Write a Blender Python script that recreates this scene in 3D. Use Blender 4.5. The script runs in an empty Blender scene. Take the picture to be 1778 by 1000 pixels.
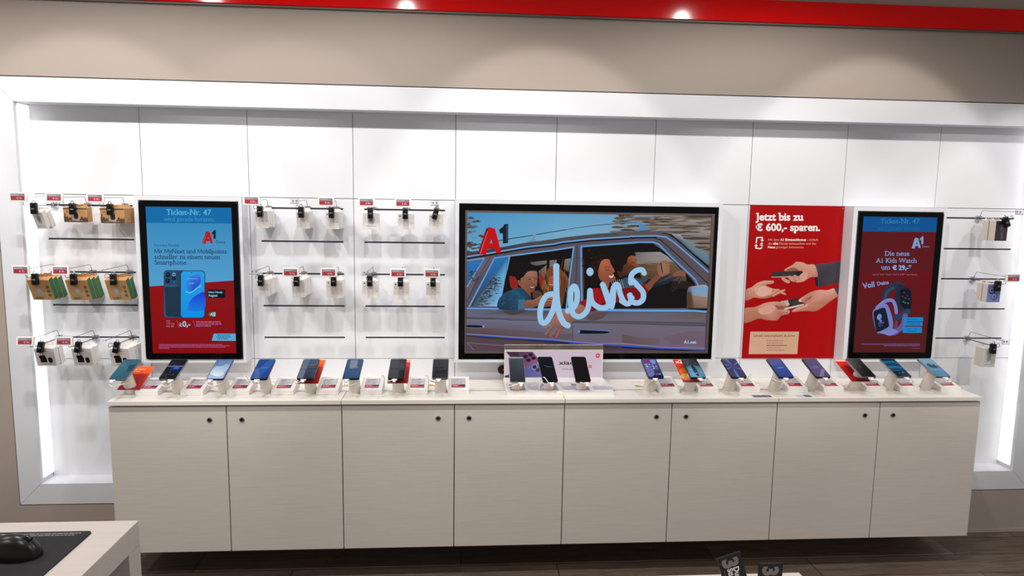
import bpy, bmesh, math, random
import numpy as np
from mathutils import Vector, Matrix
R_ = random.Random(7)
SC = bpy.context.scene
COL = SC.collection

# ------------------------------------------------------------------ camera
cd = bpy.data.cameras.new('camera'); cam = bpy.data.objects.new('camera', cd); COL.objects.link(cam)
cd.sensor_width = 36.0; cd.lens = 36.0 * 1184.8 / 1778.0; cd.shift_y = 0.00096; cd.clip_start = 0.02
def cam_rot(p, r, y):
    cx, sx, cy, sy, cz, sz = math.cos(p), math.sin(p), math.cos(r), math.sin(r), math.cos(y), math.sin(y)
    Rz = Matrix(((cz, -sz, 0), (sz, cz, 0), (0, 0, 1))); Rx = Matrix(((1, 0, 0), (0, cx, -sx), (0, sx, cx)))
    Ry = Matrix(((cy, 0, sy), (0, 1, 0), (-sy, 0, cy)))
    return Rz @ Rx @ Ry
M3 = cam_rot(-0.12275, -0.01524, -0.07259)
cm = Matrix.Identity(4)
for i in range(3):
    cm[i][0] = M3[i][0]; cm[i][1] = M3[i][2]; cm[i][2] = -M3[i][1]
cm.translation = (2.03898, -3.43345, 1.77831)
cam.matrix_world = cm
SC.camera = cam

# ------------------------------------------------------------------ world, lamps, exposure
SC.view_settings.view_transform = 'Standard'; SC.view_settings.look = 'None'
SC.view_settings.exposure = 0.13; SC.view_settings.gamma = 1.0; SC.view_settings.use_curve_mapping = False
W = bpy.data.worlds.new('shop_ambient'); SC.world = W; W.use_nodes = True
W.node_tree.nodes['Background'].inputs[0].default_value = (1.0, 0.965, 0.935, 1)
W.node_tree.nodes['Background'].inputs[1].default_value = 0.32
def spot(x, y, z, power, cone, blend, col=(1, 0.965, 0.93), aim=None, r=0.035):
    l = bpy.data.lights.new('ceiling_or_fill_spot', 'SPOT'); l.energy = power; l.spot_size = math.radians(cone); l.spot_blend = blend
    l.color = col; l.shadow_soft_size = r
    o = bpy.data.objects.new('ceiling_or_fill_spot', l); COL.objects.link(o); o.location = (x, y, z)
    d = Vector(aim) - Vector((x, y, z)) if aim else Vector((0, 0, -1))
    o.rotation_euler = d.to_track_quat('-Z', 'Y').to_euler()
    return o
for x, e in ((-0.75, 36), (0.53, 44), (1.686, 42), (3.40, 42)):       # wide downlights
    spot(x, -1.21, 2.955, e, 164, 0.35, r=0.03)
for x, e in ((-0.85, 24), (0.32, 23), (1.22, 9), (2.41, 26), (4.05, 28)):       # spots turned to the wall
    spot(x, -1.21, 2.94, e, 61, 0.22, (1, 0.94, 0.86), aim=(x, -0.21, 1.75))
spot(5.25, -1.21, 2.94, 30, 58, 0.3, aim=(5.0, -0.1, 1.3))
for x, e in ((-0.3, 44), (1.0, 44), (2.3, 40), (3.6, 50), (4.7, 56)):            # added second row, narrow beams to brighten the mid panels
    spot(x, -2.5, 2.95, e, 36, 0.5, aim=(x, 0, 1.42))
for x, e in ((-0.6, 32), (1.1, 34), (2.8, 30), (4.6, 32)):  # added wide fill lamps for the cabinet fronts
    spot(x, -2.5, 2.95, e, 150, 0.6)

# ------------------------------------------------------------------ helpers
def lin(c):
    c = c / 255.0
    return c / 12.92 if c <= 0.04045 else ((c + 0.055) / 1.055) ** 2.4
def L3(c): return (lin(c[0]), lin(c[1]), lin(c[2]))
MATS = {}
def mat(name, col, rough=0.5, metal=0.0, emit=0.0, trans=0.0, spec=0.5, coat=0.0, alpha=1.0):
    if name in MATS: return MATS[name]
    m = bpy.data.materials.new(name); m.use_nodes = True
    b = m.node_tree.nodes['Principled BSDF']
    c = (*L3(col), 1)
    b.inputs['Base Color'].default_value = c; b.inputs['Roughness'].default_value = rough; b.inputs['Metallic'].default_value = metal
    b.inputs['Specular IOR Level'].default_value = spec; b.inputs['Coat Weight'].default_value = coat
    b.inputs['Transmission Weight'].default_value = trans; b.inputs['Alpha'].default_value = alpha
    if emit: b.inputs['Emission Color'].default_value = c; b.inputs['Emission Strength'].default_value = emit
    MATS[name] = m
    return m
def attr_mat(name, emissive, rough=0.4, spec=0.5, gain=1.0):
    m = bpy.data.materials.new(name); m.use_nodes = True; nt = m.node_tree
    b = nt.nodes['Principled BSDF']; a = nt.nodes.new('ShaderNodeVertexColor'); a.layer_name = 'Col'
    b.inputs['Roughness'].default_value = rough; b.inputs['Specular IOR Level'].default_value = spec
    if emissive:
        b.inputs['Base Color'].default_value = (0.004, 0.004, 0.004, 1)
        nt.links.new(a.outputs[0], b.inputs['Emission Color']); b.inputs['Emission Strength'].default_value = gain
    else: nt.links.new(a.outputs[0], b.inputs['Base Color'])
    return m
class MB:
    def __init__(self): self.bm = bmesh.new(); self.mi = 0
    def _f(self, vs):
        try: f = self.bm.faces.new(vs); f.material_index = self.mi; return f
        except ValueError: return None
    def box(self, x0, x1, y0, y1, z0, z1, bev=0.0, seg=2):
        r = bmesh.ops.create_cube(self.bm, size=1.0)
        for v in r['verts']:
            v.co = Vector(((x0 + x1) / 2 + v.co.x * (x1 - x0), (y0 + y1) / 2 + v.co.y * (y1 - y0), (z0 + z1) / 2 + v.co.z * (z1 - z0)))
        fs = set()
        for v in r['verts']: fs.update(v.link_faces)
        for f in fs: f.material_index = self.mi
        if bev:
            es = set()
            for v in r['verts']: es.update(v.link_edges)
            bmesh.ops.bevel(self.bm, geom=list(es), offset=bev, segments=seg, affect='EDGES', profile=0.5)
        return self
    def prism(self, pts, y0, y1, plane='xz'):
        # closed outline extruded along the third axis
        def P(p, t):
            if plane == 'xz': return (p[0], t, p[1])
            if plane == 'yz': return (t, p[0], p[1])
            return (p[0], p[1], t)
        a = [self.bm.verts.new(P(p, y0)) for p in pts]; b = [self.bm.verts.new(P(p, y1)) for p in pts]
        n = len(pts)
        self._f(a); self._f(b[::-1])
        for i in range(n): self._f((a[i], a[(i + 1) % n], b[(i + 1) % n], b[i]))
        return self
    def tube(self, pts, r, n=8, closed=False):
        pts = [Vector(p) for p in pts]; rings = []
        up = Vector((0.13, 0.27, 1)).normalized()
        for i, p in enumerate(pts):
            t = (pts[min(i + 1, len(pts) - 1)] - pts[max(i - 1, 0)]).normalized()
            if abs(t.dot(up)) > 0.95: u = t.cross(Vector((1, 0, 0)))
            else: u = t.cross(up)
            u.normalize(); v = t.cross(u)
            rr = r[i] if isinstance(r, (list, tuple)) else r
            rings.append([self.bm.verts.new(p + (u * math.cos(2 * math.pi * k / n) + v * math.sin(2 * math.pi * k / n)) * rr) for k in range(n)])
        for a, b in zip(rings, rings[1:]):
            for k in range(n): self._f((a[k], a[(k + 1) % n], b[(k + 1) % n], b[k]))
        self._f(rings[0][::-1]); self._f(rings[-1])
        return self
    def rings(self, rs, n=24):
        # rs: list of (centre, rx, ry) horizontal ellipses
        out = []
        for c, rx, ry in rs:
            out.append([self.bm.verts.new((c[0] + rx * math.cos(2 * math.pi * k / n), c[1] + ry * math.sin(2 * math.pi * k / n), c[2] + (c[3] * math.sin(2 * math.pi * k / n) if len(c) > 3 else 0))) for k in range(n)])
        for a, b in zip(out, out[1:]):
            for k in range(n): self._f((a[k], a[(k + 1) % n], b[(k + 1) % n], b[k]))
        self._f(out[0][::-1]); self._f(out[-1])
        return self
    def frame(self, x0, x1, z0, z1, t, y0, y1):
        # mitred rectangular ring, t = bar width (or 4 widths l,r,b,t)
        l, r, b, u = t if isinstance(t, (tuple, list)) else (t,) * 4
        o = [(x0, z0), (x1, z0), (x1, z1), (x0, z1)]; i_ = [(x0 + l, z0 + b), (x1 - r, z0 + b), (x1 - r, z1 - u), (x0 + l, z1 - u)]
        V = lambda p, y: self.bm.verts.new((p[0], y, p[1]))
        of = [V(p, y0) for p in o]; nf = [V(p, y0) for p in i_]; ob = [V(p, y1) for p in o]; nb = [V(p, y1) for p in i_]
        for k in range(4):
            j = (k + 1) % 4
            self._f((of[k], of[j], nf[j], nf[k])); self._f((ob[j], ob[k], nb[k], nb[j]))
            self._f((of[j], of[k], ob[k], ob[j])); self._f((nf[k], nf[j], nb[j], nb[k]))
        return self
    def tf(self, m):
        self.bm.transform(m); return self
    def mesh(self, name, mats, smooth=False):
        bmesh.ops.recalc_face_normals(self.bm, faces=self.bm.faces)
        me = bpy.data.meshes.new(name); self.bm.to_mesh(me); self.bm.free()
        for m in (mats if isinstance(mats, (list, tuple)) else [mats]): me.materials.append(m)
        if smooth:
            for p in me.polygons: p.use_smooth = True
            try: me.set_sharp_from_angle(angle=math.radians(40))
            except Exception: pass
        return me
    def obj(self, name, mats, parent=None, smooth=False, loc=None):
        o = bpy.data.objects.new(name, self.mesh(name, mats, smooth)); COL.objects.link(o)
        if parent is not None: o.parent = parent
        if loc: o.location = loc
        return o
def tag(o, label, cat, group=None):
    o['label'] = label; o['category'] = cat
    if group: o['group'] = group
    return o
def thing(name, label, cat, loc=(0, 0, 0), group=None, rot=(0, 0, 0)):
    o = bpy.data.objects.new(name, None); COL.objects.link(o); o.location = loc; o.rotation_euler = rot
    o.empty_display_size = 0.05
    return tag(o, label, cat, group)
def struct(o): o['kind'] = 'structure'; return o
def dup(root, label=None, group=None, loc=None, rot=None):
    r = root.copy(); COL.objects.link(r)
    if label: r['label'] = label
    if group: r['group'] = group
    if loc is not None: r.location = loc
    if rot is not None: r.rotation_euler = rot
    for ch in list(root.children):
        c = ch.copy(); COL.objects.link(c); c.parent = r
        for g in list(ch.children):
            d = g.copy(); COL.objects.link(d); d.parent = c
    return r
def rrect(x0, x1, z0, z1, r, n=5):
    out = []
    for cx, cz, a in ((x1 - r, z1 - r, 0), (x0 + r, z1 - r, 90), (x0 + r, z0 + r, 180), (x1 - r, z0 + r, 270)):
        for k in range(n + 1):
            t = math.radians(a + 90 * k / n); out.append((cx + r * math.cos(t), cz + r * math.sin(t)))
    return out
def smooth_pts(pts, closed=True, n=4):
    out = []; m = len(pts)
    rng = range(m) if closed else range(m - 1)
    for i in rng:
        if closed: p0, p1, p2, p3 = pts[(i - 1) % m], pts[i], pts[(i + 1) % m], pts[(i + 2) % m]
        else: p0, p1, p2, p3 = pts[max(i - 1, 0)], pts[i], pts[i + 1], pts[min(i + 2, m - 1)]
        for k in range(n):
            t = k / n
            out.append(tuple(0.5 * (2 * b + (c - a) * t + (2 * a - 5 * b + 4 * c - d) * t * t + (3 * b - a - 3 * c + d) * t ** 3) for a, b, c, d in zip(p0, p1, p2, p3)))
    if not closed: out.append(tuple(pts[-1]))
    return out

# ------------------------------------------------------------------ lettering
GL = {}
def raw_text(s, bold=0.0):
    cu = bpy.data.curves.new('t', 'FONT'); cu.body = s; cu.size = 1.0; cu.offset = bold; cu.resolution_u = 3
    ob = bpy.data.objects.new('t', cu); COL.objects.link(ob); bpy.context.view_layer.update()
    me = ob.to_mesh(); vs = [(v.co.x, v.co.y) for v in me.vertices]; fs = [tuple(p.vertices) for p in me.polygons]
    ob.to_mesh_clear(); bpy.data.objects.remove(ob); bpy.data.curves.remove(cu)
    return vs, fs
BAR = None
def glyph(c, bold):
    global BAR
    if BAR is None: BAR = max(v[0] for v in raw_text('|')[0])
    k = (c, bold)
    if k not in GL:
        vs, fs = raw_text('C' if c == '\u20ac' else c, bold) if c not in ' M' else ([], [])
        adv = max(v[0] for v in raw_text(c + '|')[0]) - BAR
        t = 0.072 + 2 * bold; e = 0.06
        if c == 'M':                                   # drawn from four bars
            top = max(v[1] for v in raw_text('H')[0]); a, b = e, adv - e; m = adv / 2; n = t * 1.12
            for q in ([(a, 0), (a + t, 0), (a + t, top), (a, top)], [(b - t, 0), (b, 0), (b, top), (b - t, top)], [(a, top), (a + n, top), (m + n / 2, 0.08), (m - n / 2, 0.08)], [(b - n, top), (b, top), (m + n / 2, 0.08), (m - n / 2, 0.08)]):
                fs.append(tuple(range(len(vs), len(vs) + 4))); vs += q
        if c == '\u20ac':
            x0 = min(v[0] for v in vs); x1 = max(v[0] for v in vs); top = max(v[1] for v in vs); k_ = adv * 0.9 / x1 if x1 > adv else 1.0
            vs = [(v[0] * k_ + 0.03, v[1]) for v in vs]
            for h in (0.40, 0.60):
                q = [(x0 - 0.03, top * h - t * 0.42), (x1 * 0.72, top * h - t * 0.42), (x1 * 0.72, top * h + t * 0.42), (x0 - 0.03, top * h + t * 0.42)]
                fs.append(tuple(range(len(vs), len(vs) + 4))); vs += q
        GL[k] = (vs, fs, adv)
    return GL[k]
SLAB = {'i': 'b.5 l.35', 'l': 'b.5 L.3', 'n': 'b.12 b.88 l.05', 'm': 'b.07 b.5 b.93 l.03', 'r': 'b.25 l.1', 'h': 'b.12 b.88 L.05', 'k': 'b.12 b.92 x.85 L.05',
        'u': 'l.05 l.8 r.95', 'd': 'L.8 r.95', 'p': 'l.05 d.15', 'b': 'L.05', 'y': 'x.1 x.9', 'w': 'x.08 x.92', 'x': 'x.1 x.9 b.1 b.9', 'N': 'b.1 c.1 c.9',
        'M': '', 'K': 'b.1 b.92 c.1 c.9', 'A': 'b.08 b.92', 'D': 'c.02 b.02', 'J': 'c.6', 'T': 'b.5', 'F': 'b.15', 'W': 'c.08 c.92', '1': 'b.6', 'a': 'r.95', 't': '', 'g': '', '4': 'b.72'}
XH = CH = None
def layout(s, slab=False, bold=0.0, track=0.0):
    """glyph polygons of one line, in units of the letter size"""
    global XH, CH
    if XH is None:
        XH = max(v[1] for v in raw_text('x')[0]); CH = max(v[1] for v in raw_text('H')[0])
    polys = []; bars = []; x = 0.0
    for c in s:
        vs, fs, adv = glyph(c, bold)
        for f in fs: polys.append([(vs[i][0] + x, vs[i][1]) for i in f])
        if slab and vs and c in SLAB:
            x0 = min(v[0] for v in vs); x1 = max(v[0] for v in vs); t = 0.075 + bold
            for w in SLAB[c].split():
                cx = x + x0 + (x1 - x0) * float(w[1:]); h = 0.095 + bold
                lo = {'b': 0, 'd': -0.2, 'l': XH - t, 'x': XH - t, 'r': 0, 'c': CH - t, 'L': CH - t + 0.03}[w[0]]
                a, b_ = (cx - h, cx + h) if w[0] in 'bdxc' else ((cx - h * 0.9, cx + 0.04) if w[0] in 'lL' else (cx - 0.04, cx + h * 0.8))
                bars.append([(a, lo), (b_, lo), (b_, lo + t), (a, lo + t)])
        x += adv + track
    return (polys, bars), x

class Pic:
    """a flat printed or lit picture: coloured shapes on a rectangle of w x h metres; shapes are given in the frame of a measured quad"""
    def __init__(self, w, h, quad=None):
        self.w, self.h, self.items, self.k = w, h, [], 0; self.tint = None
        quad = quad or [(0, 0), (1, 0), (1, 1), (0, 1)]
        A = []; b = []
        for (x, y), (u, v) in zip(quad, [(0, 1), (1, 1), (1, 0), (0, 0)]):
            A += [[x, y, 1, 0, 0, 0, -u * x, -u * y], [0, 0, 0, x, y, 1, -v * x, -v * y]]; b += [u, v]
        self.H = np.append(np.linalg.solve(np.array(A, float), np.array(b, float)), 1).reshape(3, 3)
    def uv(self, p):
        q = self.H @ np.array((p[0], p[1], 1.0)); return (q[0] / q[2] * self.w, q[1] / q[2] * self.h)
    def clip(self, poly):
        # keep a shape inside the rectangle
        for ax, lim, sg in ((0, 0.0, 1), (0, self.w, -1), (1, 0.0, 1), (1, self.h, -1)):
            out = []
            for i, p in enumerate(poly):
                q = poly[(i + 1) % len(poly)]
                a, b = (p[ax] - lim) * sg, (q[ax] - lim) * sg
                if a >= 0: out.append(p)
                if (a >= 0) != (b >= 0):
                    t = a / (a - b); out.append(tuple(x + (y - x) * t for x, y in zip(p, q)))
            poly = out
            if len(poly) < 3: return []
        return poly
    def add(self, pts, col, sm=False, raw=False):
        cols = list(col) if isinstance(col[0], (list, tuple)) else [col] * len(pts)
        if self.tint: cols = [mix(c, self.tint[0], self.tint[1]) for c in cols]
        pp = [tuple(self.uv(p)) + tuple(L3(c)) for p, c in zip(pts, cols)]
        if sm: pp = smooth_pts(pp, True, 4)
        pp = self.clip(pp)
        if pp: self.items.append((self.k, pp))
        if not raw: self.k += 1
        return self
    def rect(self, x0, y0, x1, y1, col):
        if isinstance(col[0], (list, tuple)): return self.add([(x0, y0), (x1, y0), (x1, y1), (x0, y1)], [col[0], col[0], col[1], col[1]])
        return self.add([(x0, y0), (x1, y0), (x1, y1), (x0, y1)], col)
    def ell(self, cx, cy, rx, ry, col, n=20, rot=0.0, col2=None):
        c, s = math.cos(rot), math.sin(rot); pts = []; cols = []
        for k in range(n):
            a = 2 * math.pi * k / n; x, y = rx * math.cos(a), ry * math.sin(a); pts.append((cx + x * c - y * s, cy + x * s + y * c))
            t = (math.sin(a) + 1) / 2; cols.append(tuple(p + (q - p) * t for p, q in zip(col, col2)) if col2 else col)
        return self.add(pts, cols)
    def stroke(self, pts, wd, col, sm=False, n=6):
        if sm: pts = smooth_pts(pts, False, n)
        pts = list(pts); m = len(pts); wds = wd if isinstance(wd, (list, tuple)) else [wd]
        W_ = [wds[min(len(wds) - 1, int(i * len(wds) / m))] if len(wds) < 3 else wds[0] + 0 for i in range(m)]
        for i in range(m - 1):
            a, b = pts[i], pts[i + 1]; dx, dy = b[0] - a[0], b[1] - a[1]; l = math.hypot(dx, dy) or 1e-9
            nx, ny = -dy / l * W_[i] / 2, dx / l * W_[i] / 2
            self.add([(a[0] + nx, a[1] + ny), (b[0] + nx, b[1] + ny), (b[0] - nx, b[1] - ny), (a[0] - nx, a[1] - ny)], col, raw=True); self.k += 0.25
        for i in range(m):
            self.add([(pts[i][0] + W_[i] / 2 * math.cos(2 * math.pi * k / 10), pts[i][1] + W_[i] / 2 * math.sin(2 * math.pi * k / 10)) for k in range(10)], col, raw=True); self.k += 0.25
        self.k += 1
        return self
    def text(self, s, x, y, w=None, size=None, col=(255, 255, 255), slab=False, bold=0.0, anchor='l', slope=0.0, rot=0.0, track=0.0):
        """x, y: left end of the baseline; w: wanted length of the line in the same frame"""
        polys, adv = layout(s, slab, bold, track)
        sx = (w / adv) if w else size; sy = size or sx
        if w and not size: sy = sx
        x -= {'l': 0, 'c': 0.5, 'r': 1}[anchor] * adv * sx
        c, s_ = math.cos(rot), math.sin(rot)
        for grp in polys:
            for p in grp:
                q = [(a * sx, -b * sy + slope * a * sx) for a, b in p]
                self.add([(x + a * c - b * s_, y + a * s_ + b * c) for a, b in q], col, raw=True)
            self.k += 1
        return self
    def scribble(self, x, y, w, h, col, words=None, seed=1):
        """a line of print too small to read: short worn strokes"""
        r = random.Random(seed); t = x
        while t < x + w:
            l = r.uniform(1.2, 4.2) * h
            e = min(t + l, x + w)
            self.add([(t, y), (e, y), (e, y + h), (t, y + h)], col, raw=True); t = e + 0.55 * h
        self.k += 1
        return self
    def mesh(self, name, m, eps=3e-5):
        bm = bmesh.new(); cl = bm.loops.layers.float_color.new('Col')
        for k, pp in self.items:
            vs = [bm.verts.new((p[0], -eps * (k + 1), p[1])) for p in pp]
            try: f = bm.faces.new(vs)
            except ValueError: continue
            f.normal_update()
            if f.normal.y > 0:
                f.normal_flip()
            colour = {v: p[2:5] for v, p in zip(vs, pp)}
            for lp in f.loops: lp[cl] = (*[max(0.0, c) for c in colour[lp.vert]], 1.0)
        me = bpy.data.meshes.new(name); bm.to_mesh(me); bm.free(); me.materials.append(m)
        return me
    def obj(self, name, m, parent=None, loc=None, rot=None, eps=3e-5):
        o = bpy.data.objects.new(name, self.mesh(name, m, eps)); COL.objects.link(o)
        if parent is not None: o.parent = parent
        if loc is not None: o.location = loc
        if rot is not None: o.rotation_euler = rot
        return o
def mix(a, b, t): return tuple(x + (y - x) * t for x, y in zip(a, b))
# ------------------------------------------------------------------ materials
def grain_mat(name, col, rough, bump, dark=0.93):
    m = bpy.data.materials.new(name); m.use_nodes = True; nt = m.node_tree; N = nt.nodes; b = N['Principled BSDF']
    tc = N.new('ShaderNodeTexCoord'); mp = N.new('ShaderNodeMapping'); mp.inputs['Scale'].default_value = (3.0, 30.0, 55.0)
    nz = N.new('ShaderNodeTexNoise'); nz.inputs['Scale'].default_value = 2.2; nz.inputs['Detail'].default_value = 6; nz.inputs['Distortion'].default_value = 0.6
    nt.links.new(tc.outputs['Object'], mp.inputs[0]); nt.links.new(mp.outputs[0], nz.inputs['Vector'])
    cr = N.new('ShaderNodeValToRGB'); c = L3(col)
    cr.color_ramp.elements[0].position = 0.3; cr.color_ramp.elements[1].position = 0.7
    cr.color_ramp.elements[0].color = (*[x * dark for x in c], 1); cr.color_ramp.elements[1].color = (*c, 1)
    nt.links.new(nz.outputs['Fac'], cr.inputs[0]); nt.links.new(cr.outputs[0], b.inputs['Base Color'])
    bp = N.new('ShaderNodeBump'); bp.inputs['Strength'].default_value = bump; bp.inputs['Distance'].default_value = 0.002
    nt.links.new(nz.outputs['Fac'], bp.inputs['Height']); nt.links.new(bp.outputs[0], b.inputs['Normal'])
    b.inputs['Roughness'].default_value = rough
    return m
def floor_mat():
    m = bpy.data.materials.new('dark_wood_planks'); m.use_nodes = True; nt = m.node_tree; N = nt.nodes; b = N['Principled BSDF']
    tc = N.new('ShaderNodeTexCoord')
    br = N.new('ShaderNodeTexBrick'); br.inputs['Scale'].default_value = 1.0; br.inputs['Brick Width'].default_value = 1.25; br.inputs['Row Height'].default_value = 0.17
    br.inputs['Mortar Size'].default_value = 0.0022; br.inputs['Color1'].default_value = (*L3((128, 111, 96)), 1); br.inputs['Color2'].default_value = (*L3((102, 88, 76)), 1)
    br.inputs['Mortar'].default_value = (*L3((30, 25, 22)), 1); br.offset = 0.37
    nt.links.new(tc.outputs['Object'], br.inputs['Vector'])
    mp = N.new('ShaderNodeMapping'); mp.inputs['Scale'].default_value = (2.0, 28.0, 1.0); nt.links.new(tc.outputs['Object'], mp.inputs[0])
    nz = N.new('ShaderNodeTexNoise'); nz.inputs['Scale'].default_value = 2.5; nz.inputs['Detail'].default_value = 7; nz.inputs['Distortion'].default_value = 1.2
    nt.links.new(mp.outputs[0], nz.inputs['Vector'])
    cr = N.new('ShaderNodeValToRGB'); cr.color_ramp.elements[0].position = 0.3; cr.color_ramp.elements[0].color = (0.45, 0.43, 0.42, 1); cr.color_ramp.elements[1].position = 0.7
    nt.links.new(nz.outputs['Fac'], cr.inputs[0])
    mx = N.new('ShaderNodeMix'); mx.data_type = 'RGBA'; mx.blend_type = 'MULTIPLY'; mx.inputs[0].default_value = 1.0
    nt.links.new(br.outputs['Color'], mx.inputs[6]); nt.links.new(cr.outputs[0], mx.inputs[7]); nt.links.new(mx.outputs[2], b.inputs['Base Color'])
    b.inputs['Roughness'].default_value = 0.5
    return m
def plaster_mat():
    m = mat('beige_plaster', (168, 156, 147), 0.85); nt = m.node_tree; N = nt.nodes
    tc = N.new('ShaderNodeTexCoord'); nz = N.new('ShaderNodeTexNoise'); nz.inputs['Scale'].default_value = 260; nz.inputs['Detail'].default_value = 3
    bp = N.new('ShaderNodeBump'); bp.inputs['Strength'].default_value = 0.15; bp.inputs['Distance'].default_value = 0.001
    nt.links.new(tc.outputs['Object'], nz.inputs['Vector']); nt.links.new(nz.outputs['Fac'], bp.inputs['Height']); nt.links.new(bp.outputs[0], N['Principled BSDF'].inputs['Normal'])
    return m
PLASTER = plaster_mat()
PANEL = mat('white_laminate', (226, 228, 234), 0.45)
FRAME = mat('white_lacquer', (220, 222, 229), 0.4)
SLOT = mat('dark_slot_metal', (62, 60, 74), 0.5, 0.3)
WOODW = grain_mat('white_ash_grain', (220, 212, 204), 0.5, 0.15)
DESKW = grain_mat('grey_white_desk_grain', (196, 188, 182), 0.5, 0.15)
TOPW = grain_mat('white_worktop_grain', (236, 231, 224), 0.42, 0.15, 0.97)
REDBAND = mat('red_gloss', (244, 0, 2), 0.1, spec=0.3)
BLACK = mat('black_plastic', (11, 11, 13), 0.3, spec=0.35)
BLACKG = mat('black_gloss', (5, 5, 6), 0.1, spec=0.15)
WHITEP = mat('white_plastic', (236, 234, 230), 0.4)
CREAM = mat('cream_plastic', (228, 222, 212), 0.45)
STEEL = mat('brushed_steel', (170, 160, 152), 0.32, 1.0)
CHROME = mat('chrome', (205, 205, 210), 0.15, 1.0)
WIRE = mat('dark_steel_wire', (92, 92, 100), 0.3, 1.0)
CLEAR = mat('clear_acrylic', (245, 246, 248), 0.08, trans=0.95)
DARKIN = mat('dark_interior', (20, 18, 17), 0.8)
LED = mat('lit_strip', (255, 254, 252), 0.5, emit=0.85)
SCREEN = attr_mat('lit_screen', True, 0.12, 0.1, 0.79)
PRINT = attr_mat('print_ink', False, 0.45, 0.3)
PRINTG = attr_mat('gloss_print', False, 0.25, 0.4)

# ------------------------------------------------------------------ room shell
FZ = 0.055; WY = -0.108; CZ = 3.02
struct(MB().box(-2.2, 7.2, -5.2, 0.1, FZ - 0.05, FZ).obj('floor', floor_mat()))
struct(MB().box(-2.2, 7.2, -5.2, 0.1, CZ, CZ + 0.05).obj('ceiling', mat('ceiling_white', (232, 228, 222), 0.9)))
w = MB()
w.box(-2.2, 7.2, WY, 0.09, 2.324, CZ); w.box(-2.2, 7.2, WY, 0.09, FZ, 0.289)
w.box(-2.2, -0.104, WY, 0.09, 0.289, 2.324); w.box(5.104, 7.2, WY, 0.09, 0.289, 2.324)
struct(w.obj('wall_back', PLASTER))
struct(MB().box(-2.2, 7.2, 0.03, 0.09, 0.28, 2.33).obj('wall_niche_back', DARKIN))
struct(MB().box(-2.2, 7.2, WY - 0.006, WY - 0.0005, FZ, FZ + 0.018).obj('baseboard_back', PLASTER))
struct(MB().box(-2.1, 7.1, WY - 0.022, WY - 0.0005, 2.664, 2.766, 0.0015).obj('trim_red_band', REDBAND))
struct(MB().box(-2.1, 7.1, WY - 0.014, WY - 0.0005, 2.655, 2.6635).obj('trim_band_painted_shadow', mat('shadow_line_grey', (110, 100, 94), 0.5)))  # grey strip standing in for the shadow gap below the band
# mitred frame round the niche: four bars with hairline joints
f = MB(); g = 0.0008
xo0, xo1, zo0, zo1, xi0, xi1, zi0, zi1 = -0.1, 5.1, 0.295, 2.319, 0.0, 5.0, 0.398, 2.21
f.prism([(xo0 + g, zo0), (xo1 - g, zo0), (xi1 - g, zi0), (xi0 + g, zi0)], WY, WY + 0.02)
f.prism([(xo0 + g, zo1), (xi0 + g, zi1), (xi1 - g, zi1), (xo1 - g, zo1)], WY, WY + 0.02)
f.prism([(xo0, zo0 + g), (xi0, zi0 + g), (xi0, zi1 - g), (xo0, zo1 - g)], WY, WY + 0.02)
f.prism([(xo1, zo0 + g), (xo1, zo1 - g), (xi1, zi1 - g), (xi1, zi0 + g)], WY, WY + 0.02)
struct(f.obj('trim_niche_frame', FRAME))
r = MB()
r.box(-0.012, 0.0, WY + 0.0205, 0.0, 0.386, 2.222); r.box(5.0, 5.012, WY + 0.0205, 0.0, 0.386, 2.222)
r.box(0.0, 5.0, WY + 0.0205, 0.0, 0.386, 0.397); r.box(0.0, 5.0, WY + 0.0205, 0.0, 2.211, 2.222)
struct(r.obj('trim_niche_reveal', FRAME))
# panels: ten bays, three tiers, with real slots where the hooks sit
SLOTS = (1.102, 1.262, 1.423, 1.583, 1.745)
p = MB(); G = 0.0014
for i in range(10):
    a, b = i * 0.5 + G, i * 0.5 + 0.5 - G
    p.box(a, b, 0.0, 0.02, 0.39, 0.994 - G)
    p.box(a, b, 0.0, 0.02, 1.796 + G, 2.222)
    if i in (0, 2, 3, 9):
        zs = 0.994 + G
        for s in SLOTS:
            p.box(a, b, 0.0, 0.02, zs, s - 0.0042)
            p.box(a, a + 0.05, 0.0, 0.02, s - 0.0042, s + 0.0042); p.box(b - 0.05, b, 0.0, 0.02, s - 0.0042, s + 0.0042)
            zs = s + 0.0042
        p.box(a, b, 0.0, 0.02, zs, 1.796 - G)
    else: p.box(a, b, 0.0, 0.02, 0.994 + G, 1.796 - G)
struct(p.obj('wall_niche_panels', PANEL))
s = MB()
for i in (0, 2, 3, 9):
    for z in SLOTS: s.box(i * 0.5 + 0.045, i * 0.5 + 0.455, 0.006, 0.019, z - 0.006, z + 0.006)
struct(s.obj('trim_slot_rails', SLOT))
tag(MB().box(0.0005, 0.006, -0.084, -0.004, 0.42, 2.205, 0.002).obj('light_strip', LED), 'tall lit white strip down the left side of the wall niche', 'light')
tag(MB().box(4.994, 4.9995, -0.084, -0.004, 0.42, 2.205, 0.002).obj('light_strip', LED), 'tall lit white strip down the right side of the wall niche', 'light')

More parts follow.
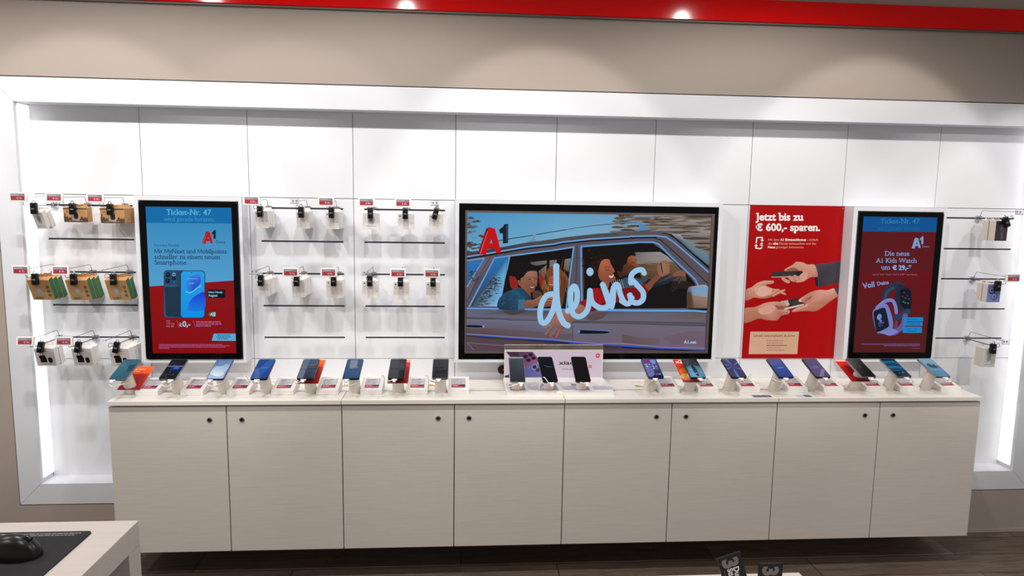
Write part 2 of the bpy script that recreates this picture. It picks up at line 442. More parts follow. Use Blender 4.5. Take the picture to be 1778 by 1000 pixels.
# ------------------------------------------------------------------ base cabinets and worktop
CT = 0.908
LOCKM = [CHROME, BLACK]
lk = MB(); lk.rings([((0, 0, 0), 0.0115, 0.0115), ((0, 0, 0.003), 0.0115, 0.0115), ((0, 0, 0.0042), 0.0085, 0.0085)], 20)
lk.mi = 1; lk.rings([((0, 0, 0.004), 0.0072, 0.0072), ((0, 0, 0.0052), 0.0066, 0.0066)], 16)
lk.tf(Matrix.Rotation(math.pi / 2, 4, 'X')); LOCK = lk.mesh('lock', LOCKM, True)
for k in range(4):
    x0 = 0.505 + k
    t = thing('base_cabinet', ['white wood grain cabinet with two doors, leftmost of the row of four', 'white wood grain cabinet left of centre, under the left half of the television',
              'white wood grain cabinet right of centre, under the right half of the television', 'white wood grain cabinet with two doors, rightmost of the row of four'][k], 'cabinet', (x0, 0, FZ), 'cabinets under the phone counter')
    c = MB(); c.box(0.001, 0.999, -0.4185, -0.1085, 0.155, 0.822); c.obj('carcass', WOODW, t)
    for j in (0, 1):
        a = 0.5 * j
        d = MB().box(a + 0.0022, a + 0.4978, -0.44, -0.4205, 0.153, 0.8265, 0.0012).obj('door', WOODW, t)
        l = bpy.data.objects.new('lock', LOCK); COL.objects.link(l); l.parent = d; l.location = (0.4275 if j == 0 else 0.566, -0.4402, 0.766); l['label'] = 'round chrome lock with black core'
    wt = thing('worktop', ['white worktop slab over the leftmost cabinet', 'white worktop slab in front of the television\'s left half', 'white worktop slab in front of the television\'s right half', 'white worktop slab over the rightmost cabinet'][k], 'worktop', (x0, 0, CT), 'worktop slabs on the cabinets')
    a, b = (0.004 if k == 0 else 0.0012), (0.996 if k == 3 else 0.9988)
    MB().box(a, b, -0.452, -0.3037, -0.0195, 0.0, 0.0012).obj('front_slab', TOPW, wt)
    MB().box(a, b, -0.2995, -0.0015, -0.03, -0.0195, 0.001).obj('rear_ledge', TOPW, wt)
    MB().box(a, b, -0.3035, -0.2995, -0.0198, 0.0002).obj('seam_strip', mat('seam_grey', (96, 90, 84), 0.6), wt)

# ------------------------------------------------------------------ desk, mouse mat and mouse (bottom left)
DZ = 1.0
d = thing('desk', 'white standing desk with thick edge in the lower left corner, carrying a mouse mat', 'desk', (0.5, -2.2, FZ))
H = DZ - FZ
MB().box(-0.8, 0.753, -0.40, 0.411, H - 0.0605, H, 0.0012).obj('desk_top', DESKW, d)
for lx in (-0.8, 0.697):
    for ly in (-0.40, 0.355): MB().box(lx, lx + 0.056, ly, ly + 0.056, 0, H - 0.061).obj('leg', DESKW, d)
mp_ = thing('mouse_mat', 'black mouse mat with rounded corner lying on the white desk', 'mouse mat', (0.0, 0.0, DZ))
mm = MB(); mm.prism(rrect(0.85, 1.176, -2.11, -1.847, 0.01), 0.0004, 0.0034, 'xy'); mm.obj('mat', mat('mat_black', (30, 30, 34), 0.75, spec=0.3), mp_)
pc = Pic(0.20, 0.022, [(0, 0), (200, 0), (200, 22), (0, 22)])
pc.scribble(4, 4, 186, 3.6, (150, 150, 153), seed=3); pc.scribble(30, 13, 150, 3.6, (140, 140, 142), seed=4)
pc.obj('printed_notes', PRINT, mp_, (0.965, -1.874, 0.0037), (-math.pi / 2, 0, 0))
ms = thing('computer_mouse', 'black computer mouse on the mouse mat on the desk', 'mouse', (1.058, -1.955, DZ + 0.0036), rot=(0, 0, math.radians(82)))
b = bmesh.new(); bmesh.ops.create_uvsphere(b, u_segments=28, v_segments=18, radius=1.0)
for v in b.verts:
    x, y, z = v.co
    zz = z * 0.039 if z > 0 else 0.0
    wv = 0.031 * (1 - 0.12 * math.cos(y * 2.4)) ; v.co = Vector((x * wv * (1 + 0.05 * y), y * 0.058, zz * (1.0 - 0.22 * y - 0.12 * y * y)))
mb = MB(); mb.bm.free(); mb.bm = b; mb.obj('shell', mat('mouse_black', (11, 11, 12), 0.3, spec=0.35), ms, True)
MB().tube([(0, -0.028, 0.034), (0, -0.034, 0.0345), (0, -0.042, 0.031)], 0.0045, 10).obj('scroll_wheel', BLACK, ms, True)
ms.scale = (1.22, 1.22, 1.22)

DZ = 0.745; H = DZ - FZ
# ------------------------------------------------------------------ low table with two packs (bottom centre)
tb = thing('side_table', 'white table showing only its rear edge at the bottom of the picture', 'table', (2.45, -1.98, FZ))
MB().box(-0.45, 0.556, -0.4, 0.325, H - 0.04, H, 0.0012).obj('table_top', WOODW, tb)
for lx in (-0.43, 0.486):
    for ly in (-0.38, 0.255): MB().box(lx, lx + 0.05, ly, ly + 0.05, 0, H - 0.0405).obj('leg', WOODW, tb)
def pack(label, loc, rot, s, h):
    t = thing('sticker_pack', label, 'package', loc, 'black sticker packs on the table', rot)
    MB().box(-0.033, 0.033, -0.004, 0.004, 0, h, 0.0012).obj('sleeve', mat('pack_black', (13, 14, 19), 0.35, spec=0.3), t)
    q = Pic(0.066, h, [(0, 0), (66, 0), (66, h * 1000), (0, h * 1000)])
    q.text('3', 12, 7, size=58, col=(126, 118, 116), bold=0.05, rot=math.pi / 2)
    q.text('Dust', 36, 36, size=21, col=(232, 232, 238), bold=0.03, rot=math.pi / 2)
    q.text('Stick', 19, 36, size=21, col=(232, 232, 238), bold=0.03, rot=math.pi / 2)
    q.scribble(9, 38, 2.2, 30, (90, 88, 90), seed=s)
    q.obj('printed_front', PRINT, t, (-0.033, -0.0042, 0))
pack('black sticker pack tilted to the left, left one of the pair on the table', (2.786, -1.75, DZ + 0.0108), (0, math.radians(-18), 0), 1, 0.104)
pack('upright black sticker pack, right one of the pair on the table', (2.873, -1.75, DZ + 0.0005), (0, 0, 0), 2, 0.084)
# ------------------------------------------------------------------ wall displays
def crop(ox, oy, s): return lambda pts: [(ox + x / s, oy + y / s) for x, y in pts]
def disp_box(t, w, h, dep, bl, bb, br, bt):
    """white box surround with an open front; sits on the panels, origin lower left"""
    m = MB(); m.frame(0, w, 0, h, (bl, br, bb, bt), -dep, -0.0006); return m.obj('surround', FRAME, t)
A1RED = (200, 8, 14)
def a1_logo(q, F, flat=None):
    """red slanted letter A and dark numeral 1 beside its top, thick like solid letters. F maps a 0..300 x 0..390 sheet to the frame"""
    red, dk, hl = (flat, flat, flat) if flat else ((205, 6, 12), (18, 30, 44), (120, 140, 160))
    side = flat or (130, 4, 8)
    q.add(F([(100, 60), (140, 42), (210, 60), (290, 352), (285, 370), (225, 366), (205, 307), (112, 312), (100, 384), (18, 386), (0, 372)]), side if not flat else red)
    q.add(F([(135, 48), (210, 58), (292, 355), (226, 362), (206, 300), (118, 302), (100, 378), (18, 384), (112, 100)]), red)
    if not flat: q.add(F([(112, 100), (122, 92), (32, 372), (18, 384)]), (235, 120, 120)); q.add(F([(170, 145), (196, 246), (148, 248)]), (120, 40, 50)); q.add(F([(166, 190), (180, 240), (150, 244)]), (110, 160, 195))
    else: q.add(F([(166, 150), (188, 246), (146, 248)]), (112, 22, 34))
    q.add(F([(262, 70), (305, 40), (328, 4), (372, 0), (376, 8), (374, 240), (310, 244), (308, 118), (270, 120)]), dk)
    if not flat: q.add(F([(348, 14), (372, 10), (370, 236), (356, 238)]), (44, 62, 84))

# ---- television
tv = thing('television', 'big landscape television in a white box showing an estate car advert', 'television', (2.0, 0, 0.994))
disp_box(tv, 1.3305, 0.8085, 0.09, 0.019, 0.0145, 0.0195, 0.0205)
MB().frame(0.0192, 1.3108, 0.0147, 0.7878, (0.030, 0.018, 0.030, 0.033), -0.088, -0.02).obj('bezel', BLACKG, tv)
MB().frame(0.0494, 1.2925, 0.0450, 0.7546, (0.0085, 0.0145, 0.0115, 0.0105), -0.0865, -0.03).obj('inner_frame', mat('warm_grey_metal', (122, 110, 108), 0.35, 0.8), tv)
scr = MB().box(0.058, 1.278, -0.078, -0.06, 0.0566, 0.744).obj('screen', BLACKG, tv)
TW, TH = 1.2198, 0.6872
q = Pic(TW, TH, [(809.6, 368.5), (1235, 373.6), (1223.6, 608), (809, 609.4)])
c1, c2, c3, c4, c5, c6 = (crop(a, b, 7.143) for a, b in ((800, 360), (800, 480), (940, 360), (940, 480), (1080, 360), (1080, 480)))
rr = random.Random(11)
# sky, blurred trees
q.add([(809, 368), (960, 369), (960, 470), (808, 470)], [(72, 150, 205), (95, 165, 208), (140, 190, 212), (120, 178, 212)])
q.add([(960, 369), (1080, 370), (1080, 440), (960, 450)], [(95, 165, 208), (110, 165, 205), (150, 185, 205), (140, 190, 212)])
q.add([(1070, 370), (1237, 373), (1233, 500), (1070, 440)], [(104, 158, 196), (136, 124, 116), (124, 106, 92), (128, 164, 188)])
for i in range(190):
    x = 1240 - 172 * rr.random() ** 1.25; y = 371 + abs(rr.gauss(0, 1)) * 34; l = rr.uniform(20, 60) * (0.5 if x < 1095 else 1); h = rr.uniform(0.8, 2.6)
    c = mix(rr.choice([(70, 58, 46), (84, 66, 50), (150, 146, 146), (168, 160, 158), (104, 82, 62), (58, 50, 42), (136, 114, 92), (128, 108, 92)]), (118, 104, 94), 0.25)
    q.add([(x - l / 2, y), (x - l / 5, y - h), (x + l / 5, y - h * 0.8), (x + l / 2, y), (x + l / 4, y + h * 0.9), (x - l / 4, y + h)], c)
for i in range(46):
    x = 809 + abs(rr.gauss(0, 1)) * 13; y = rr.uniform(376, 438); l = rr.uniform(6, 18); h = rr.uniform(0.7, 2.4)
    q.add([(x - l / 2, y), (x, y - h), (x + l / 2, y), (x, y + h)], rr.choice([(92, 62, 42), (70, 56, 50), (120, 80, 52), (98, 120, 140)]))
# car body base
q.add(c1([(60, 565), (480, 497), (820, 432), (1143, 395)]) + c3([(300, 365), (700, 320), (1000, 300), (1143, 297)]) + c5([(120, 285), (470, 285), (620, 325), (760, 420), (1090, 640), (1090, 1000)]) + [(1224, 610), (808, 610)],
      (88, 84, 98))
# roof rail and its brackets
q.stroke(c1([(60, 487), (200, 460), (470, 410), (900, 340), (1143, 298)]) + c3([(200, 290), (400, 253), (700, 212), (1000, 190), (1143, 176)]) + c5([(60, 186), (180, 176)]), 1.5, (52, 62, 76))
q.stroke(c3([(300, 268), (400, 248), (700, 206), (1000, 184), (1143, 170)]) + c5([(60, 180), (180, 170)]), 0.7, (130, 175, 215))
q.add(c1([(885, 335), (930, 330), (905, 372), (935, 418), (815, 432), (878, 392)]), (118, 150, 185))
q.add(c5([(170, 170), (205, 172), (262, 215), (355, 272), (170, 284), (175, 268), (205, 262), (208, 205)]), (84, 142, 190))
# roof skin, gutter chrome, black gap
q.add(c1([(60, 560), (480, 495), (820, 430), (1143, 394), (1143, 445), (500, 530), (60, 606)]), [(70, 68, 88), (70, 68, 84), (82, 78, 88), (88, 84, 92), (66, 60, 68), (50, 48, 60), (60, 62, 80)])
q.add(c3([(0, 410), (300, 365), (700, 320), (1000, 300), (1143, 297), (1143, 345), (700, 378), (300, 420), (0, 460)]), (80, 74, 78))
q.add(c5([(-40, 296), (470, 288), (600, 322), (440, 340), (0, 345), (-40, 348)]), (92, 84, 86))
q.add(c5([(470, 318), (560, 325), (640, 372), (720, 440), (1075, 760), (1072, 700), (800, 470), (640, 330), (520, 312)]), (18, 16, 20))
q.add(c5([(610, 325), (720, 328), (790, 420), (1080, 580), (1080, 720), (880, 560), (700, 400)]), [(150, 150, 165), (176, 166, 170), (110, 140, 150), (105, 135, 155), (88, 116, 138), (84, 132, 140), (70, 84, 96)])
q.stroke(c1([(60, 613), (300, 576), (500, 540), (820, 487), (1143, 452)]) + c3([(250, 428), (600, 388), (1143, 354)]) + c5([(100, 352), (430, 346), (540, 362), (640, 425), (860, 612), (1075, 800)]), 2.5, (108, 166, 222))
q.stroke(c1([(60, 634), (480, 568), (820, 508), (1143, 473)]) + c3([(250, 448), (600, 410), (1143, 374)]) + c5([(100, 372), (420, 366)]), 2.6, (20, 16, 20))
# pillars
q.add(c1([(60, 652), (420, 597), (590, 600), (560, 680), (240, 1000)]) + c2([(60, 395)]), (84, 80, 96))
q.add(c1([(280, 630), (410, 600), (250, 840)]) + c2([(190, 20), (70, 300), (60, 160)]), (104, 96, 112))
q.stroke(c1([(375, 590), (250, 800), (150, 1000)]) + c2([(70, 300)]), 0.9, (48, 40, 50))
q.add(c5([(420, 370), (560, 385), (700, 500), (1070, 830), (1068, 960), (700, 600), (520, 450)]), (92, 82, 88))
q.stroke(c5([(400, 372), (470, 395), (560, 470), (800, 690), (1072, 945)]), 1.5, (20, 18, 20))
# windows: quarter light, fixed light, rear door, front door
q.stroke(c1([(62, 664), (280, 630)]) + c1([(70, 985)]), 2.6, (104, 158, 216))
q.add(c1([(70, 685), (268, 652), (120, 880), (72, 950)]) + c2([(66, 120)]), [(40, 120, 200), (44, 118, 190), (74, 130, 180), (70, 100, 130), (60, 90, 120)])
q.add(c1([(425, 630), (582, 602), (548, 800)]) + c2([(500, 240), (450, 372), (112, 374)]), [(36, 118, 190), (34, 116, 180), (100, 178, 220), (120, 180, 225), (150, 195, 235), (60, 50, 50)])
for i in range(150):
    t = rr.random(); y = 482 + t * 48; xl = 862 - (y - 462) * 0.56 ; x = xl + abs(rr.gauss(0, 0.34)) * 34; l = rr.uniform(2, 9); h = rr.uniform(0.35, 1.0)
    if x + l < 874 - (y - 480) * 0.14: q.add([(x, y), (x + l / 2, y - h), (x + l, y + 0.6), (x + l / 2, y + h)], rr.choice([(36, 22, 16), (58, 36, 24), (28, 20, 18), (90, 62, 44), (20, 18, 20)]))
for i in range(26):
    x = rr.uniform(810, 826); y = rr.uniform(470, 492); q.add([(x, y), (x + 3, y - 0.6), (x + 6, y), (x + 3, y + 0.7)], (44, 40, 50))
q.stroke(c1([(600, 598), (410, 628)]) + c2([(100, 372)]), 2.4, (104, 164, 226))
q.stroke(c1([(598, 600), (570, 750)]) + c2([(500, 240), (470, 372)]), 2.0, (116, 172, 226))
BK = (12, 9, 11)
rdoor = c1([(612, 602), (1143, 535)]) + c3([(385, 500), (368, 620), (330, 900)]) + c4([(300, 395)]) + c2([(470, 378), (505, 250)]) + c1([(545, 880)])
q.add(rdoor, BK)
q.add(c1([(850, 680), (1060, 655), (1055, 800), (1010, 960), (960, 800)]), [(96, 92, 88), (120, 116, 108), (130, 112, 88), (80, 60, 40), (90, 84, 74)])
q.add(c1([(1100, 655), (1143, 650), (1143, 740), (1090, 760)]), (120, 116, 110)); q.add(c3([(95, 655), (185, 645), (180, 740), (95, 740)]), (118, 116, 112))
q.add(c3([(285, 640), (360, 628), (335, 800), (270, 760)]), [(124, 122, 118), (116, 130, 140), (110, 84, 58), (104, 92, 70)])
q.stroke(c3([(262, 650), (235, 770)]), 2.2, (84, 38, 26))
for h in ([(598, 860), (645, 862), (690, 930), (700, 1000), (620, 1000)], [(960, 850), (1000, 842), (1020, 900), (1010, 1000), (985, 1000)]): q.add(c1(h), (150, 34, 28), True)
q.add(c2([(610, 0), (690, 0), (705, 140), (630, 150)]), (148, 32, 28))
fdoor = c3([(503, 492), (800, 468), (1143, 447)]) + c5([(200, 438), (380, 440), (520, 540), (860, 880), (915, 960)]) + c6([(820, 140), (800, 385), (300, 390)]) + c4([(920, 395), (520, 395), (520, 200)])
q.add(fdoor, BK)
q.add(c5([(150, 552), (470, 545), (560, 600), (640, 670), (180, 700)]), [(110, 104, 108), (150, 146, 148), (160, 150, 148), (140, 128, 122), (130, 118, 116)])
q.add(c5([(180, 700), (640, 670), (790, 830), (800, 920), (560, 900), (240, 880)]), [(92, 70, 48), (110, 88, 62), (96, 78, 58), (70, 56, 44), (88, 64, 36), (90, 62, 32)])
for i in range(16):
    y = rr.uniform(560, 860); x = rr.uniform(190, 420); q.add(c5([(x, y), (x + 90, y - 8), (x + 200, y), (x + 90, y + 7)]), mix((150, 140, 138), (84, 60, 36), (y - 560) / 300))
q.add(c5([(620, 910), (800, 905), (900, 960), (900, 1000), (600, 1000)]), (38, 24, 22))
q.stroke(c5([(735, 840), (690, 950), (650, 1010)]) + c6([(620, 180)]), 3.2, (26, 34, 44))
q.stroke(c5([(742, 838), (700, 940)]), 0.8, (90, 104, 118))
# chrome frames of the doors
q.stroke(c1([(620, 598), (1143, 528)]) + c3([(380, 490), (395, 486), (360, 760), (330, 1000)]) + c4([(305, 395)]), 2.6, (106, 164, 220))
q.stroke(c4([(500, 300)]) + c3([(490, 900), (487, 480), (800, 456), (1143, 430)]) + c5([(200, 424), (380, 424), (450, 450), (640, 640), (900, 880), (950, 975)]), 2.8, (100, 156, 214))
q.stroke(c3([(440, 460), (432, 700), (418, 1000)]), 0.9, (24, 20, 26)); q.stroke(c3([(520, 640), (530, 1000)]), 1.2, (70, 36, 28))
# boy in the rear window
q.add(c1([(640, 780), (700, 700), (820, 690), (930, 720), (1060, 700), (960, 790), (940, 830), (820, 800), (770, 860), (740, 940), (690, 900)]), (16, 10, 10), True)
SK = (150, 100, 84)
q.add(c2([(735, 60), (790, 40), (860, 170), (865, 270), (800, 240), (740, 150)]), (128, 78, 58))
q.add(c1([(770, 860), (820, 800), (880, 788), (940, 800), (946, 900), (935, 975)]) + c2([(925, 120), (905, 180), (865, 196), (800, 165), (752, 110), (735, 30)]), [(150, 98, 80), (170, 118, 98), (176, 124, 106), (150, 100, 82), (128, 80, 62), (140, 90, 70), (128, 76, 60), (120, 72, 54), (118, 70, 54), (140, 90, 74), (150, 98, 82), (140, 90, 74)], True)
q.add(c1([(700, 905), (730, 910), (745, 975), (712, 960)]), (140, 84, 66), True)
for ex, ey in ((850, 888), (925, 884)):
    q.stroke(c1([(ex - 34, ey - 18), (ex, ey - 26), (ex + 30, ey - 20)]), 0.6, (60, 36, 28)); q.ell(*c1([(ex, ey)])[0], 2.6, 0.75, (44, 26, 22))
q.stroke(c1([(905, 900), (918, 950), (895, 965)]), 0.5, (104, 62, 48))
q.add(c2([(845, 125), (885, 128), (912, 118), (895, 150), (866, 150)]), (100, 44, 40), True); q.add(c2([(852, 127), (885, 131), (906, 122), (892, 139), (868, 139)]), (226, 214, 210), True)
q.add(c2([(560, 190), (640, 160), (740, 140), (850, 240), (870, 290), (780, 300), (780, 400), (600, 420), (470, 400), (445, 350), (480, 260)]), [(30, 70, 96), (34, 82, 110), (30, 72, 98), (26, 56, 78), (22, 44, 62), (34, 84, 112), (30, 78, 104), (24, 58, 80), (18, 44, 64), (24, 60, 86), (34, 84, 112)], True)
for i in range(16):
    x = rr.uniform(480, 690); y = rr.uniform(220, 390); q.stroke(c2([(x, y), (x + rr.uniform(20, 60), y - rr.uniform(5, 40))]), 0.5, rr.choice([(20, 50, 72), (52, 104, 132)]))
q.add(c2([(708, 285), (792, 282), (790, 400), (705, 412)]), (62, 112, 138)); 
q.add(c2([(792, 300), (900, 285), (980, 240), (1020, 236), (1010, 330), (900, 380), (792, 388)]), [(140, 92, 78), (150, 100, 84), (158, 106, 88), (150, 98, 80), (128, 80, 64), (132, 84, 70), (124, 78, 64)], True)
q.add(c2([(890, 200), (950, 170), (1005, 210), (960, 250), (900, 270)]), (84, 60, 46), True)
# girl behind the lettering
q.add(c3([(20, 900), (60, 790), (110, 730), (200, 740), (300, 830), (330, 900), (300, 1000), (10, 1000)]) , (120, 70, 38), True)
q.add(c4([(0, 60), (60, 0), (240, 0), (310, 60), (290, 200), (240, 380), (110, 250), (20, 220)]), (104, 58, 30), True)
for i in range(34):
    x = rr.uniform(20, 300); y = rr.uniform(-100, 160); q.stroke(c4([(x, y), (x + rr.uniform(-24, 24), y + 60), (x + rr.uniform(-40, 30), y + 120)]), 0.6, rr.choice([(170, 110, 58), (70, 34, 18), (196, 140, 84), (60, 30, 18)]))
q.add(c3([(85, 860), (150, 850), (160, 940)]) + c4([(150, 110), (110, 130), (85, 60)]), (150, 84, 56), True)
q.stroke(c4([(95, 96), (140, 100)]), 0.8, (220, 190, 176))
for k, y in enumerate((262, 296, 328, 356)): q.stroke(c4([(35, y + 8), (80, y), (130, y + 4)]), 3.6, mix((190, 120, 86), (130, 76, 58), k / 3), True)
# driver, woman
q.add(c3([(1000, 560), (1143, 520)]) + c5([(100, 520), (160, 580), (40, 640), (10, 720), (-30, 780)]), (14, 9, 8), True)
q.add(c5([(20, 640), (110, 585), (160, 585), (165, 650), (192, 725), (165, 740), (150, 800), (60, 830), (-40, 860), (-60, 740)]), [(110, 58, 38), (150, 84, 52), (172, 100, 66), (150, 84, 54), (140, 76, 50), (100, 54, 36), (90, 48, 34), (70, 38, 26), (60, 34, 24), (80, 42, 28)], True)
q.add(c5([(-70, 760), (-60, 640), (-10, 560), (60, 520), (130, 530), (165, 580), (150, 600), (110, 590), (70, 620), (50, 690), (10, 720), (-10, 800)]), (16, 10, 9), True)
q.stroke(c5([(105, 682), (145, 680)]), 0.9, (46, 24, 18)); q.stroke(c5([(112, 776), (150, 770)]), 0.8, (90, 36, 28))
q.add(c3([(1030, 860), (1143, 900)]) + c5([(80, 860), (330, 880), (250, 960), (200, 1000), (-120, 1000)]), (48, 72, 88))
for i in range(15): q.stroke(c5([(-140 + i * 26, 880 + abs(i - 7) * 3), (-110 + i * 26, 1000)]), 0.8, (170, 176, 178) if i < 6 else (80, 110, 130))
q.add(c3([(640, 640), (740, 570), (850, 600), (920, 660), (900, 720), (830, 640), (740, 660), (700, 800), (690, 900), (600, 900), (560, 740)]), (26, 12, 10), True)
for i in range(30):
    a = rr.uniform(0, 6.28); q.ell(*c3([(640 + rr.gauss(0, 60), 700 + rr.gauss(0, 90))])[0], 2.5, 2.0, rr.choice([(34, 16, 12), (22, 10, 8), (48, 24, 16)]), 8)
q.stroke(c3([(480, 650), (560, 700), (640, 690), (660, 660)]), 0.7, (52, 26, 18), True); q.stroke(c3([(380, 640), (480, 625), (560, 690)]), 0.5, (60, 34, 26), True)
q.add(c3([(720, 700), (760, 645), (830, 640), (860, 700), (905, 790), (885, 815), (915, 870), (880, 915), (800, 930), (730, 900), (700, 820)]), [(168, 92, 62), (190, 106, 70), (176, 100, 68), (160, 90, 64), (164, 92, 68), (140, 78, 58), (150, 84, 66), (124, 64, 48), (130, 72, 54), (140, 78, 56), (150, 84, 58)], True)
q.stroke(c3([(780, 745), (820, 735), (850, 742)]), 0.8, (40, 20, 14)); q.stroke(c3([(790, 772), (835, 768)]), 0.9, (52, 26, 20))
q.add(c3([(830, 845), (870, 845), (895, 825), (880, 862), (850, 868)]), (226, 206, 198), True)
q.add(c3([(760, 900), (840, 920)]) + c4([(830, 130), (790, 160)]), (150, 80, 56))
q.add(c4([(620, 140), (720, 140), (900, 150), (1143, 130)]) + c6([(100, 130), (300, 130), (320, 200), (200, 300), (60, 300)]) + c4([(1000, 300), (700, 390), (560, 490), (640, 380)]), (120, 10, 20))
q.add(c4([(625, 150), (700, 140), (790, 300), (720, 350), (640, 280)]), (160, 14, 22)); q.add(c4([(460, 320), (560, 270), (640, 350), (590, 470), (540, 380)]), (150, 14, 22))
q.add(c6([(215, 100), (290, 80), (330, 170), (300, 210), (240, 150)]), (130, 12, 22))
q.add(c5([(280, 960), (420, 830), (480, 840), (560, 800)]) + c6([(450, 40), (330, 170), (290, 130)]), (128, 74, 58))
q.add(c5([(430, 780), (450, 690), (490, 660), (550, 660), (580, 710), (585, 780), (560, 820), (480, 850)]), (150, 96, 76), True)
q.add(c5([(478, 680), (530, 668), (555, 790), (505, 815)]), (150, 118, 82)); q.add(c5([(470, 690), (482, 680), (508, 814), (495, 800)]), (20, 16, 16))
for k in range(4): q.stroke(c5([(580, 700 + k * 32), (548, 712 + k * 30)]), 2.6, (164, 106, 84))
q.add(c5([(480, 860), (640, 810), (740, 770), (780, 830), (700, 850), (560, 940)]) + c6([(400, 130), (380, 100)]), [(30, 46, 66), (40, 58, 80), (140, 86, 66), (120, 70, 54), (40, 50, 70), (24, 36, 54), (14, 20, 30), (24, 34, 48)])
q.add(c5([(630, 815), (720, 775), (780, 800), (770, 850), (700, 845), (640, 850)]), (140, 86, 66), True)
# door mirror
q.add(c6([(810, 150), (900, 110), (1065, 118), (1050, 385), (860, 385), (805, 360)]), [(80, 90, 104), (150, 160, 176), (140, 168, 196), (120, 96, 84), (90, 70, 60), (70, 50, 36)], True)
q.add(c6([(860, 140), (1060, 132), (1055, 245), (870, 232)]), [(110, 160, 206), (120, 168, 210), (150, 164, 180), (140, 150, 160)])
q.add(c6([(870, 236), (1054, 248), (1048, 375), (890, 380)]), [(150, 124, 100), (160, 132, 112), (140, 112, 104), (120, 90, 72)]); q.add(c6([(812, 200), (850, 205), (860, 370), (812, 370)]), (86, 62, 36), True)
q.add(c6([(780, 388), (1050, 388), (1048, 414), (930, 420)]), (14, 10, 12))
# waist chrome, side panels, mouldings
q.stroke(c2([(60, 396), (460, 402)]), 3.0, (96, 156, 232)); q.stroke(c2([(800, 405), (1143, 410)]) + c4([(310, 412)]), 3.0, (96, 156, 228)); q.stroke(c4([(700, 412), (1143, 418)]) + c6([(300, 418), (900, 418), (1046, 430)]), 3.4, (104, 168, 236))
q.tint = ((106, 96, 98), 0.42)
q.add(c2([(60, 415), (470, 420), (600, 430), (1143, 425)]) + c4([(600, 430), (1143, 434)]) + c6([(600, 438), (1045, 440), (1040, 560), (0, 548)]) + c4([(400, 545), (0, 545)]) + c2([(60, 500)]), [(100, 112, 150), (84, 88, 116), (70, 60, 64), (92, 90, 106), (100, 92, 98), (96, 92, 104), (98, 100, 124), (92, 84, 90), (110, 106, 124), (112, 112, 138), (110, 104, 118), (108, 106, 128), (106, 116, 156)])
q.add(c2([(520, 428), (830, 425), (700, 470), (620, 478)]), (56, 40, 42), True); q.add(c6([(780, 520), (1040, 450), (1040, 480), (820, 525)]), (120, 84, 70))
q.add(c4([(560, 490), (700, 440), (820, 440), (740, 520), (600, 540)]), (86, 58, 62), True)
q.add(c2([(60, 520), (1143, 545)]) + c4([(390, 570), (1143, 585)]) + c6([(500, 592), (1035, 612), (1025, 890), (0, 850)]) + c4([(390, 800), (0, 770)]) + c2([(60, 705)]), [(116, 124, 164), (118, 130, 176), (112, 118, 154), (110, 112, 136), (118, 122, 158), (120, 116, 148), (128, 104, 140), (110, 100, 140), (110, 98, 128), (100, 84, 100), (84, 62, 74)])
q.stroke(c2([(60, 505), (1143, 530)]) + c4([(400, 556), (1143, 558)]) + c6([(500, 560), (1035, 580)]), 0.7, (52, 48, 62)); q.stroke(c2([(60, 522), (500, 528), (620, 540), (940, 545)]), 1.2, (30, 28, 40)); q.stroke(c4([(385, 570), (1143, 580)]) + c6([(500, 595), (1035, 607)]), 1.2, (58, 46, 54))
q.add(c2([(60, 640), (500, 645), (1000, 690), (1143, 720)]) + c4([(380, 700), (380, 780), (0, 765)]) + c2([(500, 735), (60, 700)]), [(88, 66, 74), (98, 80, 92), (92, 74, 84), (96, 76, 88), (100, 78, 86), (98, 84, 98), (92, 74, 86), (84, 62, 70), (72, 50, 58)])
q.add(c6([(0, 710), (200, 750), (470, 765), (460, 840), (200, 840), (0, 815)]), [(96, 78, 84), (104, 84, 88), (112, 98, 122), (110, 94, 112), (98, 80, 90), (88, 70, 80)]); q.add(c6([(500, 755), (680, 700), (860, 665), (1030, 680), (1025, 850), (620, 840)]), [(112, 100, 126), (118, 96, 116), (124, 100, 120), (122, 96, 122), (120, 96, 130), (112, 90, 116)])
q.stroke(c4([(376, 560), (384, 700), (392, 800), (380, 830)]), 0.9, (22, 18, 26))
# lower chrome moulding and sill
q.add(c2([(60, 740), (1143, 810)]) + c4([(380, 830), (1143, 870)]) + c6([(1020, 915)]) + [(1224, 612), (806, 612)], [(60, 36, 42), (28, 20, 26), (16, 12, 16), (20, 14, 24), (60, 40, 68), (74, 50, 76), (92, 54, 74)])
q.add(c2([(60, 760), (1000, 815), (1143, 830), (540, 850), (60, 800)]), (74, 44, 52)); q.stroke(c2([(60, 822), (540, 858)]), 2.2, (110, 90, 130)); q.stroke(c2([(70, 820), (165, 918)]), 1.1, (120, 130, 190))
q.tint = None
q.stroke(c2([(60, 712), (600, 748), (1143, 778)]) + c4([(380, 806), (720, 830)]) + c6([(0, 826), (500, 872), (1022, 886)]), 1.4, (146, 132, 176))
q.stroke(c2([(60, 726), (600, 764), (1143, 794)]) + c4([(340, 812), (720, 840)]) + c6([(0, 858), (500, 886), (1022, 904)]), 1.5, (34, 84, 214))
q.stroke(c2([(60, 736), (600, 776), (1143, 806)]) + c4([(340, 824)]), 1.3, (14, 14, 26)); q.stroke(c6([(0, 876), (500, 902), (1022, 918)]), 1.6, (12, 12, 26))
q.tint = None
